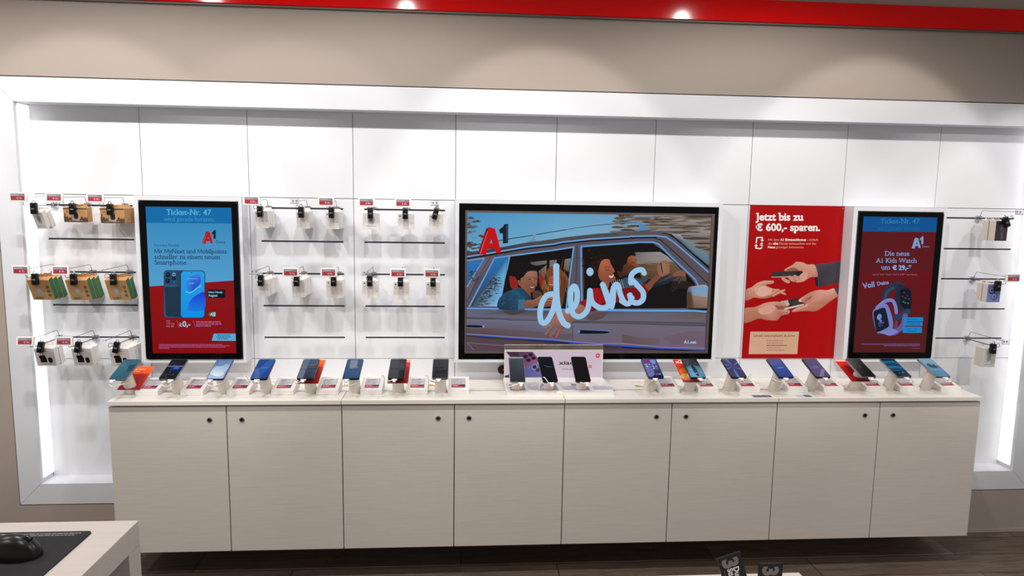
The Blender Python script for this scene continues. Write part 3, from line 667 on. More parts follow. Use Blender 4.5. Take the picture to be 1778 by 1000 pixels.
# door handles
for F, pts in ((c2, [(60, 592), (200, 596), (280, 606), (285, 634), (200, 640), (60, 628)]), (c4, [(436, 650), (540, 648), (840, 668), (846, 700), (740, 712), (520, 716), (438, 704)])):
    q.add(F([(x, y) for x, y in pts]), (90, 110, 160), True); cx = sum(p[0] for p in pts) / len(pts); cy = sum(p[1] for p in pts) / len(pts)
    q.add(F([(cx + (x - cx) * 0.9, cy + 3 + (y - cy) * 0.62) for x, y in pts]), (10, 10, 16), True)
q.ell(*c4([(462, 682)])[0], 2.2, 2.6, (120, 130, 160)); q.ell(*c2([(276, 620)])[0], 2.0, 1.7, (150, 160, 190)); q.stroke(c4([(540, 714), (740, 708)]), 0.7, (70, 120, 110))
# arm and hand hanging over the door
q.add(c4([(415, 400), (470, 345), (540, 380), (500, 450), (430, 520), (360, 575), (300, 560), (260, 470), (280, 420)]), [(160, 112, 98), (170, 116, 100), (150, 100, 88), (150, 100, 86), (140, 92, 80), (128, 82, 74), (150, 104, 92), (168, 120, 104), (166, 116, 98)], True)
q.add(c4([(170, 480), (230, 440), (300, 470), (300, 620), (240, 655), (150, 590), (130, 540)]), [(170, 112, 98), (176, 118, 104), (160, 108, 96), (130, 86, 78), (128, 82, 76), (156, 102, 90), (168, 110, 96)], True)
q.stroke(c4([(180, 500), (110, 590), (30, 635)]), 3.2, (168, 104, 90), True); q.stroke(c4([(175, 430), (180, 490)]), 4, (180, 96, 76))
for a, b in (((150, 600), (55, 715)), ((195, 640), (115, 738)), ((235, 655), (190, 745))): q.stroke(c4([a, b]), 4.0, (128, 82, 80)); q.stroke(c4([(a[0] - 8, a[1]), (b[0] - 8, b[1])]), 2.6, (158, 104, 98))
# logo and script lettering
a1_logo(q, lambda ps: [(800 + (204 + x) / 7.143, 360 + (202 + y) / 7.143) for x, y in ps])
LB = (160, 205, 238)
def C(*a): return c4(list(a))
q.stroke(C((130, 215), (60, 235), (5, 320), (-20, 430), (-15, 530), (15, 575), (60, 560), (110, 480), (150, 380), (180, 200)), 9.6, LB, True, 8)
q.stroke(C((178, -130), (180, 100), (190, 300), (220, 460), (270, 570), (325, 605)), 10.4, LB, True, 8); q.ell(*C((178, -128))[0], 5.8, 5.6, LB)
q.stroke(C((320, 425), (380, 400), (430, 320), (440, 210), (420, 130), (385, 125), (360, 200), (358, 320), (372, 420), (410, 480), (470, 495), (530, 460), (570, 400), (590, 300), (598, 170), (615, 290), (660, 350), (730, 385), (790, 380), (830, 340), (800, 200), (755, 95)), 9.4, LB, True, 8)
q.stroke(C((755, 95), (830, 310), (850, 320), (890, 150), (920, 95), (950, 120), (980, 230), (1030, 320), (1080, 330), (1110, 290), (1090, 230)), 9.4, LB, True, 8); q.stroke(C((890, 130), (885, 300), (868, 370)), 9.4, LB)
q.stroke(c6([(95, 225), (110, 290), (150, 320), (210, 318), (258, 270), (255, 190), (190, 110), (120, 40)]) + c5([(105, 930), (110, 840), (170, 780), (240, 770), (270, 810)]), 9.4, LB, True, 8)
q.stroke(c6([(-10, 300), (60, 335), (100, 310), (120, 260)]), 9.0, LB, True, 8)
q.ell(*c3([(597, 795)])[0], 6.2, 7.3, LB)
q.text('A1.net', 1187, 595.5, w=21.5, col=(186, 208, 244), bold=0.02)
q.obj('picture', SCREEN, scr, (0.0585, -0.0783, 0.0568), eps=4e-6)
# ---- the two upright touch displays
def portrait(label, x, w, ow, oxl):
    t = thing('upright_display', label, 'display', (x, 0, 0.994), 'upright ticket displays')
    disp_box(t, w, 0.802, 0.09, oxl, 0.0165, w - oxl - ow, 0.0215)
    m = MB(); o = rrect(oxl + 0.001, oxl + ow - 0.001, 0.0175, 0.7795, 0.014, 6)
    m.prism(o, -0.094, -0.02); m.obj('housing', BLACKG, t)
    e = MB(); a = rrect(oxl + 0.001, oxl + ow - 0.001, 0.0175, 0.7795, 0.014, 6); b = rrect(oxl + 0.0026, oxl + ow - 0.0026, 0.0191, 0.7779, 0.013, 6)
    va = [e.bm.verts.new((p[0], -0.0943, p[1])) for p in a]; vb = [e.bm.verts.new((p[0], -0.0943, p[1])) for p in b]
    for i in range(len(va)): j = (i + 1) % len(va); e._f((va[i], va[j], vb[j], vb[i]))
    e.obj('edge_trim', mat('grey_edge', (120, 120, 126), 0.3, 0.9), t)
    return t
SW, SH = 0.392, 0.702
lt = portrait('upright display left of the television, showing a blue and red smartphone advert', 0.497, 0.4925, 0.4575, 0.0205)
q = Pic(SW, SH, [(253, 359), (402, 360), (411.5, 613), (267, 613)])
e1 = crop(230, 330, 3.224); e2 = crop(260, 460, 6.25)
q.rect(240, 350, 420, 620, [(44, 138, 194), (110, 186, 232)])
q.add(e1([(60, 90), (560, 90), (562, 186), (60, 184)]), (8, 112, 178))
q.add(e1([(60, 543), (572, 505), (600, 930), (60, 930)]), [(150, 4, 10), (140, 6, 18), (140, 3, 14), (134, 4, 10)])
CY = (96, 186, 226)
q.text('Ticket-Nr. 47', *e1([(190, 139)])[0], w=252 / 3.224, col=CY, slab=True, bold=0.012)
q.text('wird gerade beraten.', *e1([(178, 174)])[0], w=284 / 3.224, col=(60, 156, 212), slab=True)
a1_logo(q, lambda ps: [(230 + (392 + x * 0.205) / 3.224, 330 + (222 + y * 0.205) / 3.224) for x, y in ps])
q.text('Deins.', *e1([(468, 297)])[0], w=58 / 3.224, col=(20, 50, 84))
NV = (14, 46, 84)
q.text('F\u00fcr treue Kunden.', *e1([(122, 316)])[0], w=146 / 3.224, col=(24, 64, 104), slab=True)
for k, (s_, w_) in enumerate((('Mit MyNext und Mobilpoints', 406), ('schneller zu einem neuen', 368), ('Smartphone.', 186))): q.text(s_, *e1([(124 + k, 354 + 32 * k)])[0], w=w_ / 3.224, col=NV, slab=True, bold=0.004)
# phone pair
q.add(e2(rrect(158, 390, 58, 575, 34)[::-1]), (38, 66, 92)); q.add(e2(rrect(166, 300, 68, 566, 30)[::-1]), (52, 88, 116)); q.add(e2([(168, 240), (340, 240), (340, 560), (200, 560), (180, 530)]), (28, 52, 74))
q.add(e2(rrect(168, 302, 78, 214, 24)[::-1]), (40, 74, 104))
for a, b, r in ((205, 108, 26), (200, 172, 26), (268, 146, 22)): q.ell(*e2([(a, b)])[0], r / 6.25, r / 6.25, (14, 26, 44)); q.ell(*e2([(a - 4, b - 4)])[0], r / 15, r / 15, (34, 58, 92))
q.ell(*e2([(268, 104)])[0], 3.0, 3.0, (120, 196, 226)); q.ell(*e2([(268, 104)])[0], 2.0, 2.0, (60, 110, 150)); q.ell(*e2([(270, 182)])[0], 1.8, 1.8, (40, 90, 220))
q.add(e2(rrect(335, 606, 60, 577, 40)[::-1]), (24, 50, 96)); sc = rrect(344, 598, 68, 570, 34)[::-1]
q.add(e2(sc), [mix((40, 168, 236), (0, 150, 238), p[1] / 570) for p in sc])
q.add(e2([(390, 220), (440, 130), (540, 100), (560, 180), (520, 240), (470, 282), (410, 270)]), [(50, 150, 236), (60, 130, 230), (70, 130, 230), (40, 90, 220), (40, 90, 225), (30, 80, 215), (50, 140, 235)], True)
q.add(e2([(598, 306), (540, 312), (460, 370), (405, 470), (440, 500), (598, 480)]), [(20, 60, 214), (30, 76, 220), (28, 84, 226), (40, 140, 238), (20, 130, 236), (10, 120, 236)], True)
q.stroke(e2([(400, 290), (450, 300), (520, 250), (560, 230)]), 1.6, (120, 206, 246), True); q.ell(*e2([(460, 84)])[0], 0.9, 0.9, (10, 20, 50))
q.text('12:30', *e2([(424, 208)])[0], w=9, col=(150, 210, 246)); q.stroke(e2([(412, 150), (520, 150)]), 0.8, (110, 190, 240))
q.add(e2(rrect(630, 824, 266, 358, 12)[::-1]), (10, 10, 20)); q.text('Next Handy', *e2([(640, 305)])[0], w=25, col=(130, 190, 232), bold=0.03); q.text('August', *e2([(640, 342)])[0], w=16, col=(140, 200, 236), bold=0.03)
q.add(e2([(640, 535), (668, 512), (692, 512), (692, 557), (668, 557)]), (0, 140, 110)); q.rect(*e2([(692, 512)])[0], *e2([(720, 557)])[0], (150, 196, 220)); q.text('A', *e2([(662, 550)])[0], size=7.0, col=(190, 230, 226), bold=0.02)
LV = (186, 130, 170)
for k, s_ in enumerate(('vivo', 'V70 Lite', '256 GB')): q.text(s_, *e2([(186, 614 + 30 * k)])[0], size=4.4, col=LV)
for a in (300, 480): q.stroke(e2([(a, 600), (a + 22, 674)]), 0.5, (190, 110, 140))
q.text('\u20ac', *e2([(328, 668)])[0], size=7.2, col=(160, 200, 236), bold=0.02); q.text('0,-', *e2([(362, 668)])[0], size=13.5, col=(160, 200, 236), bold=0.03); q.stroke(e2([(328, 628), (345, 628)]), 0.7, (160, 200, 236))
for k in range(3): q.scribble(*e2([(510, 612 + k * 22)])[0], (265, 275, 165)[k] / 6.25, 1.7, (178, 110, 150), seed=20 + k)
q.add(e2([(702, 744), (946, 744), (946, 822), (680, 820)]), (92, 178, 226))
for k in range(3): q.scribble(*e2([(738 - 12 * (k == 1), 756 + k * 19)])[0], (140, 168, 120)[k] / 6.25, 1.5, (40, 90, 140), seed=30 + k)
for k in range(4): q.scribble(*e2([(110, 858 + k * 14)])[0], (680, 765, 720, 110)[k] / 6.25, 1.1, (176, 96, 150), seed=40 + k)
ls = MB().box(0.0540, 0.4470, -0.0946, -0.09, 0.0478, 0.7502).obj('screen', BLACKG, lt)
q.obj('picture', SCREEN, ls, (0.0545, -0.0948, 0.0482), eps=6e-6)

rt = portrait('upright display at the right end, showing a dark red watch advert', 4.010, 0.4955, 0.4565, 0.0225)
q = Pic(SW, SH, [(1499, 376), (1627, 377.5), (1607, 611.5), (1480, 611.5)])
e1 = crop(1460, 340, 3.333); e2 = crop(1480, 480, 7.143)
q.rect(1470, 370, 1640, 620, [(96, 12, 24), (84, 26, 26)])
q.add([(1470, 470), (1640, 470), (1640, 545), (1470, 545)], [(98, 14, 22), (110, 6, 22), (100, 8, 20), (90, 20, 24)])
q.add(e1([(100, 110), (560, 118), (556, 208), (90, 205)]), (0, 84, 150))
q.text('Ticket-Nr. 47', *e1([(227, 160)])[0], w=226 / 3.333, col=(44, 128, 180), slab=True, bold=0.012)
q.text('wird gerade beraten.', *e1([(210, 196)])[0], w=250 / 3.333, col=(20, 106, 168), slab=True)
LB2 = (124, 164, 214)
a1_logo(q, lambda ps: [(1460 + (408 + x * 0.18) / 3.333, 340 + (233 + y * 0.18) / 3.333) for x, y in ps], LB2)
q.text('Deins.', *e1([(468, 296)])[0], w=46 / 3.333, col=(120, 140, 180))
for s_, x_, y_, w_ in (('Die neue', 252, 344, 144), ('A1 Kids Watch', 202, 384, 236), ('um', 231, 424, 52)): q.text(s_, *e1([(x_, y_)])[0], w=w_ / 3.333, col=LB2, slab=True, bold=0.006)
q.text('\u20ac 29,-*', *e1([(298, 425)])[0], w=108 / 3.333, col=(140, 180, 226), bold=0.04)
q.text('mit A1 Kids Watch Tarif \u20ac 4,90** pro Monat.', *e1([(180, 456)])[0], w=264 / 3.333, col=(150, 110, 150))
for k, (s_, xs, ys) in enumerate((('Voll', (128, 278), 142), ('Deins', (302, 452), 105))): q.text(s_, *e2([(xs[0], ys)])[0], w=(xs[1] - xs[0]) / 7.143, col=(130, 158, 220), bold=0.025, rot=math.radians(-9 if k == 0 else -8))
# two watches: dark one behind, lilac one in front
DKW = (28, 40, 62)
q.stroke(e2([(400, 300), (405, 220), (450, 150), (540, 100), (600, 110)]), 11, (34, 50, 74), True); q.stroke(e2([(395, 290), (420, 200), (500, 130)]), 5, (48, 68, 96), True)
q.add(e2([(540, 120), (580, 90), (700, 140), (735, 200), (730, 390), (690, 430), (560, 400), (520, 340), (530, 180)]), DKW, True)
q.add(e2([(596, 150), (700, 150), (728, 210), (722, 380), (690, 408), (600, 350), (588, 220)]), (12, 14, 26), True)
for a, b, c in ((640, 190, (70, 60, 130)), (680, 230, (90, 50, 70)), (620, 240, (120, 50, 50)), (655, 260, (60, 80, 150)), (630, 305, (30, 140, 90)), (655, 318, (40, 120, 110)), (690, 325, (50, 130, 100)), (700, 270, (110, 60, 110))): q.ell(*e2([(a, b)])[0], 1.6, 1.6, c, 8)
q.stroke(e2([(690, 420), (620, 470), (540, 505)]), 9, (40, 62, 92), True)
LI = (118, 128, 196)
q.stroke(e2([(655, 480), (620, 600), (540, 680), (450, 700)]), 9, (96, 92, 160), True); q.stroke(e2([(545, 560), (530, 640), (500, 665)]), 5, (112, 60, 90), True)
q.stroke(e2([(300, 380), (400, 300), (490, 290), (530, 360), (540, 440)]), 6, (130, 130, 200), True)
q.add(e2([(245, 440), (280, 390), (400, 330), (450, 380), (495, 520), (500, 620), (470, 650), (330, 700), (290, 670), (260, 560)]), LI, True)
q.add(e2([(330, 690), (470, 640), (560, 670), (540, 700), (460, 728), (400, 712)]), (126, 132, 204), True)
q.add(e2([(255, 450), (290, 410), (380, 380), (410, 410), (445, 560), (440, 620), (310, 682), (285, 650)]), (14, 26, 46), True)
q.ell(*e2([(328, 495)])[0], 4.0, 5.6, (120, 140, 210), 12, 0.3); q.ell(*e2([(345, 545)])[0], 2.4, 2.6, (100, 120, 200), 10)
q.text('12:47', *e2([(312, 590)])[0], w=11, col=(120, 130, 200), rot=-0.16); q.text('Mo 3', *e2([(320, 616)])[0], w=7, col=(110, 120, 190), rot=-0.16)
for (x0, y0, x1, y1), ls_ in (((636, 500, 878, 550), 1), ((630, 560, 870, 606), 1), ((622, 618, 864, 694), 2)):
    q.rect(*e2([(x0, y0)])[0], *e2([(x1, y1)])[0], (20, 136, 208))
for s_, x_, y_, w_ in (('GPS Standort', 676, 533, 150), ('Schulmodus', 665, 592, 180), ('Audio- und', 682, 648, 120), ('Videocalls', 684, 680, 112)): q.text(s_, *e2([(x_, y_)])[0], w=w_ / 7.143, col=(10, 66, 120))
q.scribble(*e2([(100, 830)])[0], 740 / 7.143, 1.2, (130, 100, 170), seed=51); q.scribble(*e2([(386, 850)])[0], 456 / 7.143, 1.2, (130, 100, 170), seed=52); q.scribble(*e2([(745, 884)])[0], 14, 0.9, (110, 80, 140), seed=53)
rs = MB().box(0.0465, 0.4455, -0.0946, -0.09, 0.0502, 0.7528).obj('screen', BLACKG, rt)
q.obj('picture', SCREEN, rs, (0.051, -0.0948, 0.0508), eps=6e-6)

# ---- poster board
po = thing('poster', 'red poster board with four hands exchanging phones, between the television and right display', 'poster', (3.508, 0, 0.994))
MB().box(0, 0.5, -0.006, -0.0005, 0, 0.802, 0.0008).obj('board', mat('poster_red', (166, 0, 5), 0.42, spec=0.2), po)
q = Pic(0.5, 0.802, [(1303.5, 356), (1466, 358), (1447, 622), (1289, 622)])
h1 = crop(1285, 440, 7.694); h2 = crop(1290, 350, 9.878); h3 = crop(1280, 340, 3.335)
q.text('Jetzt bis zu', *h2([(232, 322)])[0], w=796 / 9.878, col=(240, 236, 236), slab=True, bold=0.032)
q.text('\u20ac 600,- sparen.', *h2([(224, 500)])[0], w=1096 / 9.878, col=(240, 236, 236), slab=True, bold=0.032)
q.stroke(h2([(228, 705), (240, 620), (330, 615), (330, 660)]), 2.2, (238, 226, 226)); q.add(h2([(298, 655), (362, 660), (326, 692)]), (238, 226, 226))
q.stroke(h2([(224, 755), (222, 800), (300, 808), (324, 790)]), 2.2, (238, 226, 226)); q.add(h2([(192, 762), (258, 765), (228, 728)]), (238, 226, 226)); q.text('\u20ac', *h2([(292, 765)])[0], size=8.4, col=(240, 230, 230), bold=0.03)
def run(parts, x, y, w):
    tot = sum(layout(s_, False, b_)[1] for s_, b_ in parts); sx = w / tot
    for s_, b_ in parts:
        q.text(s_, x, y, size=sx, col=(244, 238, 238) if b_ else (226, 168, 150), bold=b_); x += layout(s_, False, b_)[1] * sx
run((('Mit dem ', 0.0), ('A1 Eintauschbonus', 0.03), (' - einfach', 0.0)), *h2([(432, 672)])[0], 856 / 9.878)
run((('das ', 0.0), ('alte', 0.03), (' Handy eintauschen und das', 0.0)), *h2([(428, 738)])[0], 822 / 9.878)
run((('Neue', 0.03), (' g\u00fcnstiger bekommen.', 0.0)), *h2([(426, 800)])[0], 622 / 9.878)
P1, P2, P3, P4 = (214, 160, 142), (196, 132, 112), (176, 112, 94), (226, 178, 162)
SHD = (150, 88, 74)
# upper right hand, sleeve, phone
q.add(h1([(990, 148), (1100, 138), (1200, 120), (1340, 100), (1322, 390), (1180, 420), (1040, 452), (1000, 400), (990, 300), (1030, 310), (1028, 240)]), [(74, 70, 84), (70, 66, 80), (72, 70, 84), (62, 60, 72), (58, 54, 62), (62, 56, 66), (56, 52, 60), (34, 30, 36), (30, 26, 32), (52, 48, 60), (66, 62, 76)])
q.add(h1([(990, 315), (1040, 320), (1046, 450), (1010, 420)]), (24, 22, 26)); q.stroke(h1([(1040, 318), (1050, 445)]), 0.7, (92, 88, 102))
q.add(h1([(588, 228), (640, 190), (700, 150), (750, 112), (840, 122), (900, 148), (990, 150), (1028, 240), (1030, 312), (940, 318), (860, 368), (780, 388), (700, 360), (690, 260), (620, 240)]), [P3, P2, P2, P1, P4, P1, P1, P2, P3, P2, P2, P3, P3, P3, P3], True)
q.add(h1([(600, 225), (690, 195), (745, 200), (780, 235), (700, 240)]), SHD, True); q.stroke(h1([(600, 222), (660, 185), (720, 165)]), 2.4, P1, True)
q.add(h1([(436, 245), (822, 232), (838, 250), (812, 312), (418, 318)]), (58, 46, 46)); q.add(h1([(736, 240), (826, 234), (832, 262), (790, 298), (736, 292)]), (30, 24, 26)); q.add(h1([(418, 310), (812, 300), (808, 322), (416, 322)]), (170, 150, 148))
for x_, y_, l_ in ((574, 340, 70), (660, 320, 52), (730, 310, 44)): q.stroke(h1([(x_, y_ - 4), (x_ + l_ * 0.45, y_ + 22), (x_ + l_, y_ + 38)]), 5.6, mix(P1, P2, 0.4), True)
q.add(h1([(790, 300), (850, 250), (900, 260), (880, 350), (800, 384), (740, 380), (800, 350)]), P1, True); q.stroke(h1([(655, 340), (660, 360)]), 0.5, SHD); q.stroke(h1([(720, 330), (725, 362)]), 0.5, SHD)
# open left hand
q.add(h1([(84, 488), (160, 450), (230, 395), (320, 366), (420, 364), (452, 372), (440, 402), (340, 424), (420, 465), (520, 480), (530, 495), (590, 480), (600, 498), (540, 530), (470, 560), (360, 598), (260, 600), (190, 590), (76, 628)]), [P2, P1, P1, P4, P1, P1, P2, P2, P1, P1, P1, P2, P2, P3, P3, P3, P2, P2, P3], True)
q.add(h1([(200, 470), (320, 430), (430, 480), (380, 560), (250, 570)]), P4, True)
for pts in ([(400, 560), (520, 488)], [(440, 570), (594, 490)], [(540, 522), (604, 545)]): q.stroke(h1(pts), 3.6, P3); q.stroke(h1([(pts[0][0], pts[0][1] - 8), (pts[1][0] - 6, pts[1][1] - 4)]), 2.4, P1)
q.stroke(h1([(330, 425), (250, 450), (220, 520)]), 0.6, P3, True); q.stroke(h1([(340, 424), (400, 470)]), 0.7, SHD)
# lower phone with both hands
q.add(h1([(540, 640), (820, 590), (850, 665), (840, 685), (580, 748), (536, 720)]), (44, 40, 44)); q.add(h1([(545, 640), (640, 622), (650, 660), (540, 690)]), (196, 192, 196)); q.add(h1([(690, 640), (780, 618), (800, 672), (710, 690)]), (66, 54, 54)); q.add(h1([(560, 735), (850, 672), (850, 690), (600, 755)]), (206, 204, 208))
for i in range(10): q.ell(*h1([(560 + i * 10, 645 - i * 2 + (i % 2) * 8)])[0], 0.5, 0.5, (40, 38, 44), 6)
q.add(h1([(780, 628), (800, 604), (880, 550), (950, 512), (1060, 486), (1160, 490), (1262, 468), (1308, 560), (1200, 640), (1100, 720), (1000, 772), (880, 770), (700, 782), (712, 750), (800, 700), (870, 680), (840, 655), (800, 650)]), [P4, P1, P2, P2, P1, P1, P1, P2, P3, P3, P3, P3, P2, P2, P2, P2, P3, P2], True)
q.add(h1([(880, 620), (960, 560), (930, 610), (860, 640)]), SHD, True); q.stroke(h1([(720, 762), (820, 722), (900, 690)]), 3.6, P1, True); q.stroke(h1([(740, 774), (860, 768)]), 0.6, SHD); q.ell(*h1([(800, 625)])[0], 2.0, 2.4, (230, 190, 178))
q.add(h1([(1258, 468), (1318, 432), (1304, 556), (1280, 520)]), (64, 60, 72))
q.add(h1([(60, 742), (200, 716), (330, 664), (450, 644), (560, 650), (650, 662), (656, 690), (610, 712), (520, 712), (560, 750), (655, 758), (650, 806), (560, 830), (510, 880), (460, 896), (330, 886), (250, 870), (62, 926)]), [P2, P2, P1, P1, P2, P1, P1, P2, P3, P1, P1, P2, P3, P3, P2, P3, P3, P3], True)
q.add(h1([(470, 690), (540, 715), (620, 715), (560, 748), (500, 740)]), SHD, True); q.add(h1([(250, 740), (400, 690), (470, 720), (420, 800), (280, 810)]), mix(P1, P4, 0.3), True); q.ell(*h1([(632, 678)])[0], 2.4, 2.0, (228, 188, 176)); q.stroke(h1([(500, 810), (560, 790), (640, 788)]), 0.7, SHD, True)
# info card, its code square left blank
q.add(h3([(78, 786), (358, 786), (348, 916), (68, 916)]), (214, 172, 144))
q.text('Schnell, unkompliziert & sicher', *h3([(92, 816)])[0], w=246 / 3.335, col=(70, 44, 36), bold=0.004)
for k in range(5): q.scribble(*h3([(172, 836 + k * 14)])[0], (96, 92, 116, 76, 104)[k] / 3.335, 1.3, (84, 48, 40) if k == 2 else (158, 116, 98), seed=60 + k)
q.ell(1463, 361.5, 0.9, 0.9, (190, 150, 150), 10)
q.obj('printed_picture', PRINT, po, (0.0, -0.0062, 0), eps=4e-6)
# ------------------------------------------------------------------ hooks, price tags, locks and hanging boxes
def mesh_cache(fn):
    store = {}
    def g(*a):
        if a not in store: store[a] = fn(*a)
        return store[a]
    return g
def link(name, me, parent=None, loc=(0, 0, 0), rot=(0, 0, 0), label=None):
    o = bpy.data.objects.new(name, me); COL.objects.link(o); o.location = loc; o.rotation_euler = rot
    if parent is not None: o.parent = parent
    if label: o['label'] = label
    return o
@mesh_cache
def hook_clip():
    m = MB(); m.box(-0.014, 0.014, -0.016, -0.0006, -0.014, 0.012, 0.002); m.box(-0.011, 0.011, -0.024, -0.016, -0.004, 0.002, 0.001); m.box(-0.008, 0.008, -0.0006, 0.0045, -0.003, 0.003)
    return m.mesh('clip', CLEAR)
@mesh_cache
def hook_arm():
    m = MB()
    for x in (-0.0045, 0.0045): m.tube([(x, -0.016, -0.001), (x, -0.21, -0.003)], 0.0013, 6)
    m.tube(smooth_pts([(-0.0045, -0.21, -0.003), (-0.0045, -0.229, -0.001), (-0.003, -0.236, 0.008), (0.0, -0.230, 0.016), (0.003, -0.22, 0.016), (0.0045, -0.214, 0.010)], False, 4), 0.0013, 6)
    return m.mesh('prong', WIRE, True)
@mesh_cache
def hook_upper(dz):
    m = MB(); m.tube([(0.0, -0.014, 0.008), (0.0, -0.028, 0.036), (0.0, -0.034, 0.040), (0.0, -0.262, 0.036 + dz)], 0.0012, 6)
    return m.mesh('tag_arm', WIRE, True)
@mesh_cache
def tag_shell():
    m = MB(); m.box(-0.037, 0.037, -0.004, 0.006, -0.0205, 0.0205, 0.0015); m.mi = 1; m.frame(-0.0295, 0.0295, -0.0145, 0.0145, 0.0012, -0.0046, -0.0038)
    return m.mesh('price_tag', [WHITEP, mat('tag_grey_rim', (120, 118, 124), 0.5)])
@mesh_cache
def tag_face(k):
    q = Pic(0.0566, 0.0266, [(0, 0), (52, 0), (52, 23), (0, 23)])
    q.rect(0, 0, 52, 9, (134, 128, 138)); q.rect(0, 9, 52, 23, (160, 48, 64)); q.scribble(3, 3, 30, 2.0, (200, 198, 202), seed=k)
    q.text('\u20ac ' + ('19,-', '14,-', '29,-', '24,-')[k % 4], 22, 19, size=9.0, col=(226, 190, 196), bold=0.02)
    return q.mesh('tag_display', PRINT)
@mesh_cache
def tag_clear():
    m = MB(); m.box(-0.02, 0.02, 0.0, 0.003, -0.012, 0.012, 0.001); m.box(-0.02, 0.02, -0.006, 0.0, -0.012, -0.009, 0.0008); m.box(-0.012, -0.004, 0.003, 0.008, -0.005, 0.005, 0.001); m.box(0.004, 0.012, 0.003, 0.008, -0.005, 0.005, 0.001)
    return m.mesh('tag_holder', CLEAR)
@mesh_cache
def lock_body():
    m = MB(); m.box(-0.0125, 0.0125, -0.011, 0.011, -0.036, 0.016, 0.003); m.box(-0.008, 0.008, -0.0125, -0.011, 0.004, 0.012, 0.0006)
    return m.mesh('lock_body', BLACK, True)
@mesh_cache
def lock_sticker():
    q = Pic(0.016, 0.008, [(0, 0), (16, 0), (16, 8), (0, 8)]); q.rect(0, 0, 16, 8, (70, 84, 92)); q.scribble(2, 2, 12, 1.5, (190, 200, 200), seed=3)
    return q.mesh('sticker', PRINT)
@mesh_cache
def shackle():
    m = MB(); m.tube(smooth_pts([(-0.006, 0, 0.014), (-0.006, 0, 0.022), (0, 0, 0.027), (0.006, 0, 0.022), (0.006, 0, 0.014)], False, 4), 0.0018, 8)
    return m.mesh('shackle', CHROME, True)

CARD = mat('brown_cardboard', (196, 148, 96), 0.75); CARDK = mat('kraft_cardboard', (188, 142, 92), 0.75)
GREEN = mat('carton_green', (22, 112, 70), 0.55); WCARD = mat('white_carton', (236, 233, 231), 0.55); BCARD = mat('beige_carton', (214, 202, 190), 0.6)
DCARD = mat('dark_carton', (44, 40, 48), 0.45); BLUEC = mat('blue_carton', (112, 124, 186), 0.5); GREYC = mat('grey_carton', (204, 208, 206), 0.5)
# kind: (front, side, top) materials, tab material
KIND = {'brown': (CARD, CARD, CARD, CARDK), 'green': (CARDK, GREEN, CARD, CARDK), 'charger': (WCARD, WCARD, WCARD, WCARD), 'white': (WCARD, WCARD, WCARD, WCARD), 'cover': (WCARD, WCARD, WCARD, WCARD),
        'dark': (DCARD, BCARD, BCARD, BCARD), 'blue': (BLUEC, BCARD, BCARD, BCARD), 'plug': (GREYC, BCARD, GREYC, BCARD)}
@mesh_cache
def carton(kind, w, h, d):
    m = MB(); fr, sd, tp, _ = KIND[kind]
    m.box(-w / 2, w / 2, 0, d, -h, 0, 0.0008, 1)
    m.bm.faces.ensure_lookup_table(); m.bm.normal_update()
    for f in m.bm.faces:
        n = f.normal; f.material_index = 0 if abs(n.y) > 0.7 else (1 if abs(n.x) > 0.7 or (kind == 'green' and n.z < -0.7) else 2)
    return m.mesh('carton', [fr, sd, tp])
@mesh_cache
def hang_tab(kind, w, d):
    m = MB(); b = w * 0.34
    m.prism([(-b, -0.012), (b, -0.012), (b, 0.006), (b * 0.8, 0.012), (b * 0.42, 0.012), (b * 0.36, 0.006), (b * 0.2, 0.006), (b * 0.14, 0.012), (-b * 0.14, 0.012), (-b * 0.2, 0.006), (-b * 0.36, 0.006), (-b * 0.42, 0.012), (-b * 0.8, 0.012), (-b, 0.006)], d - 0.0004, d + 0.0006)
    return m.mesh('hang_tab', KIND[kind][3])
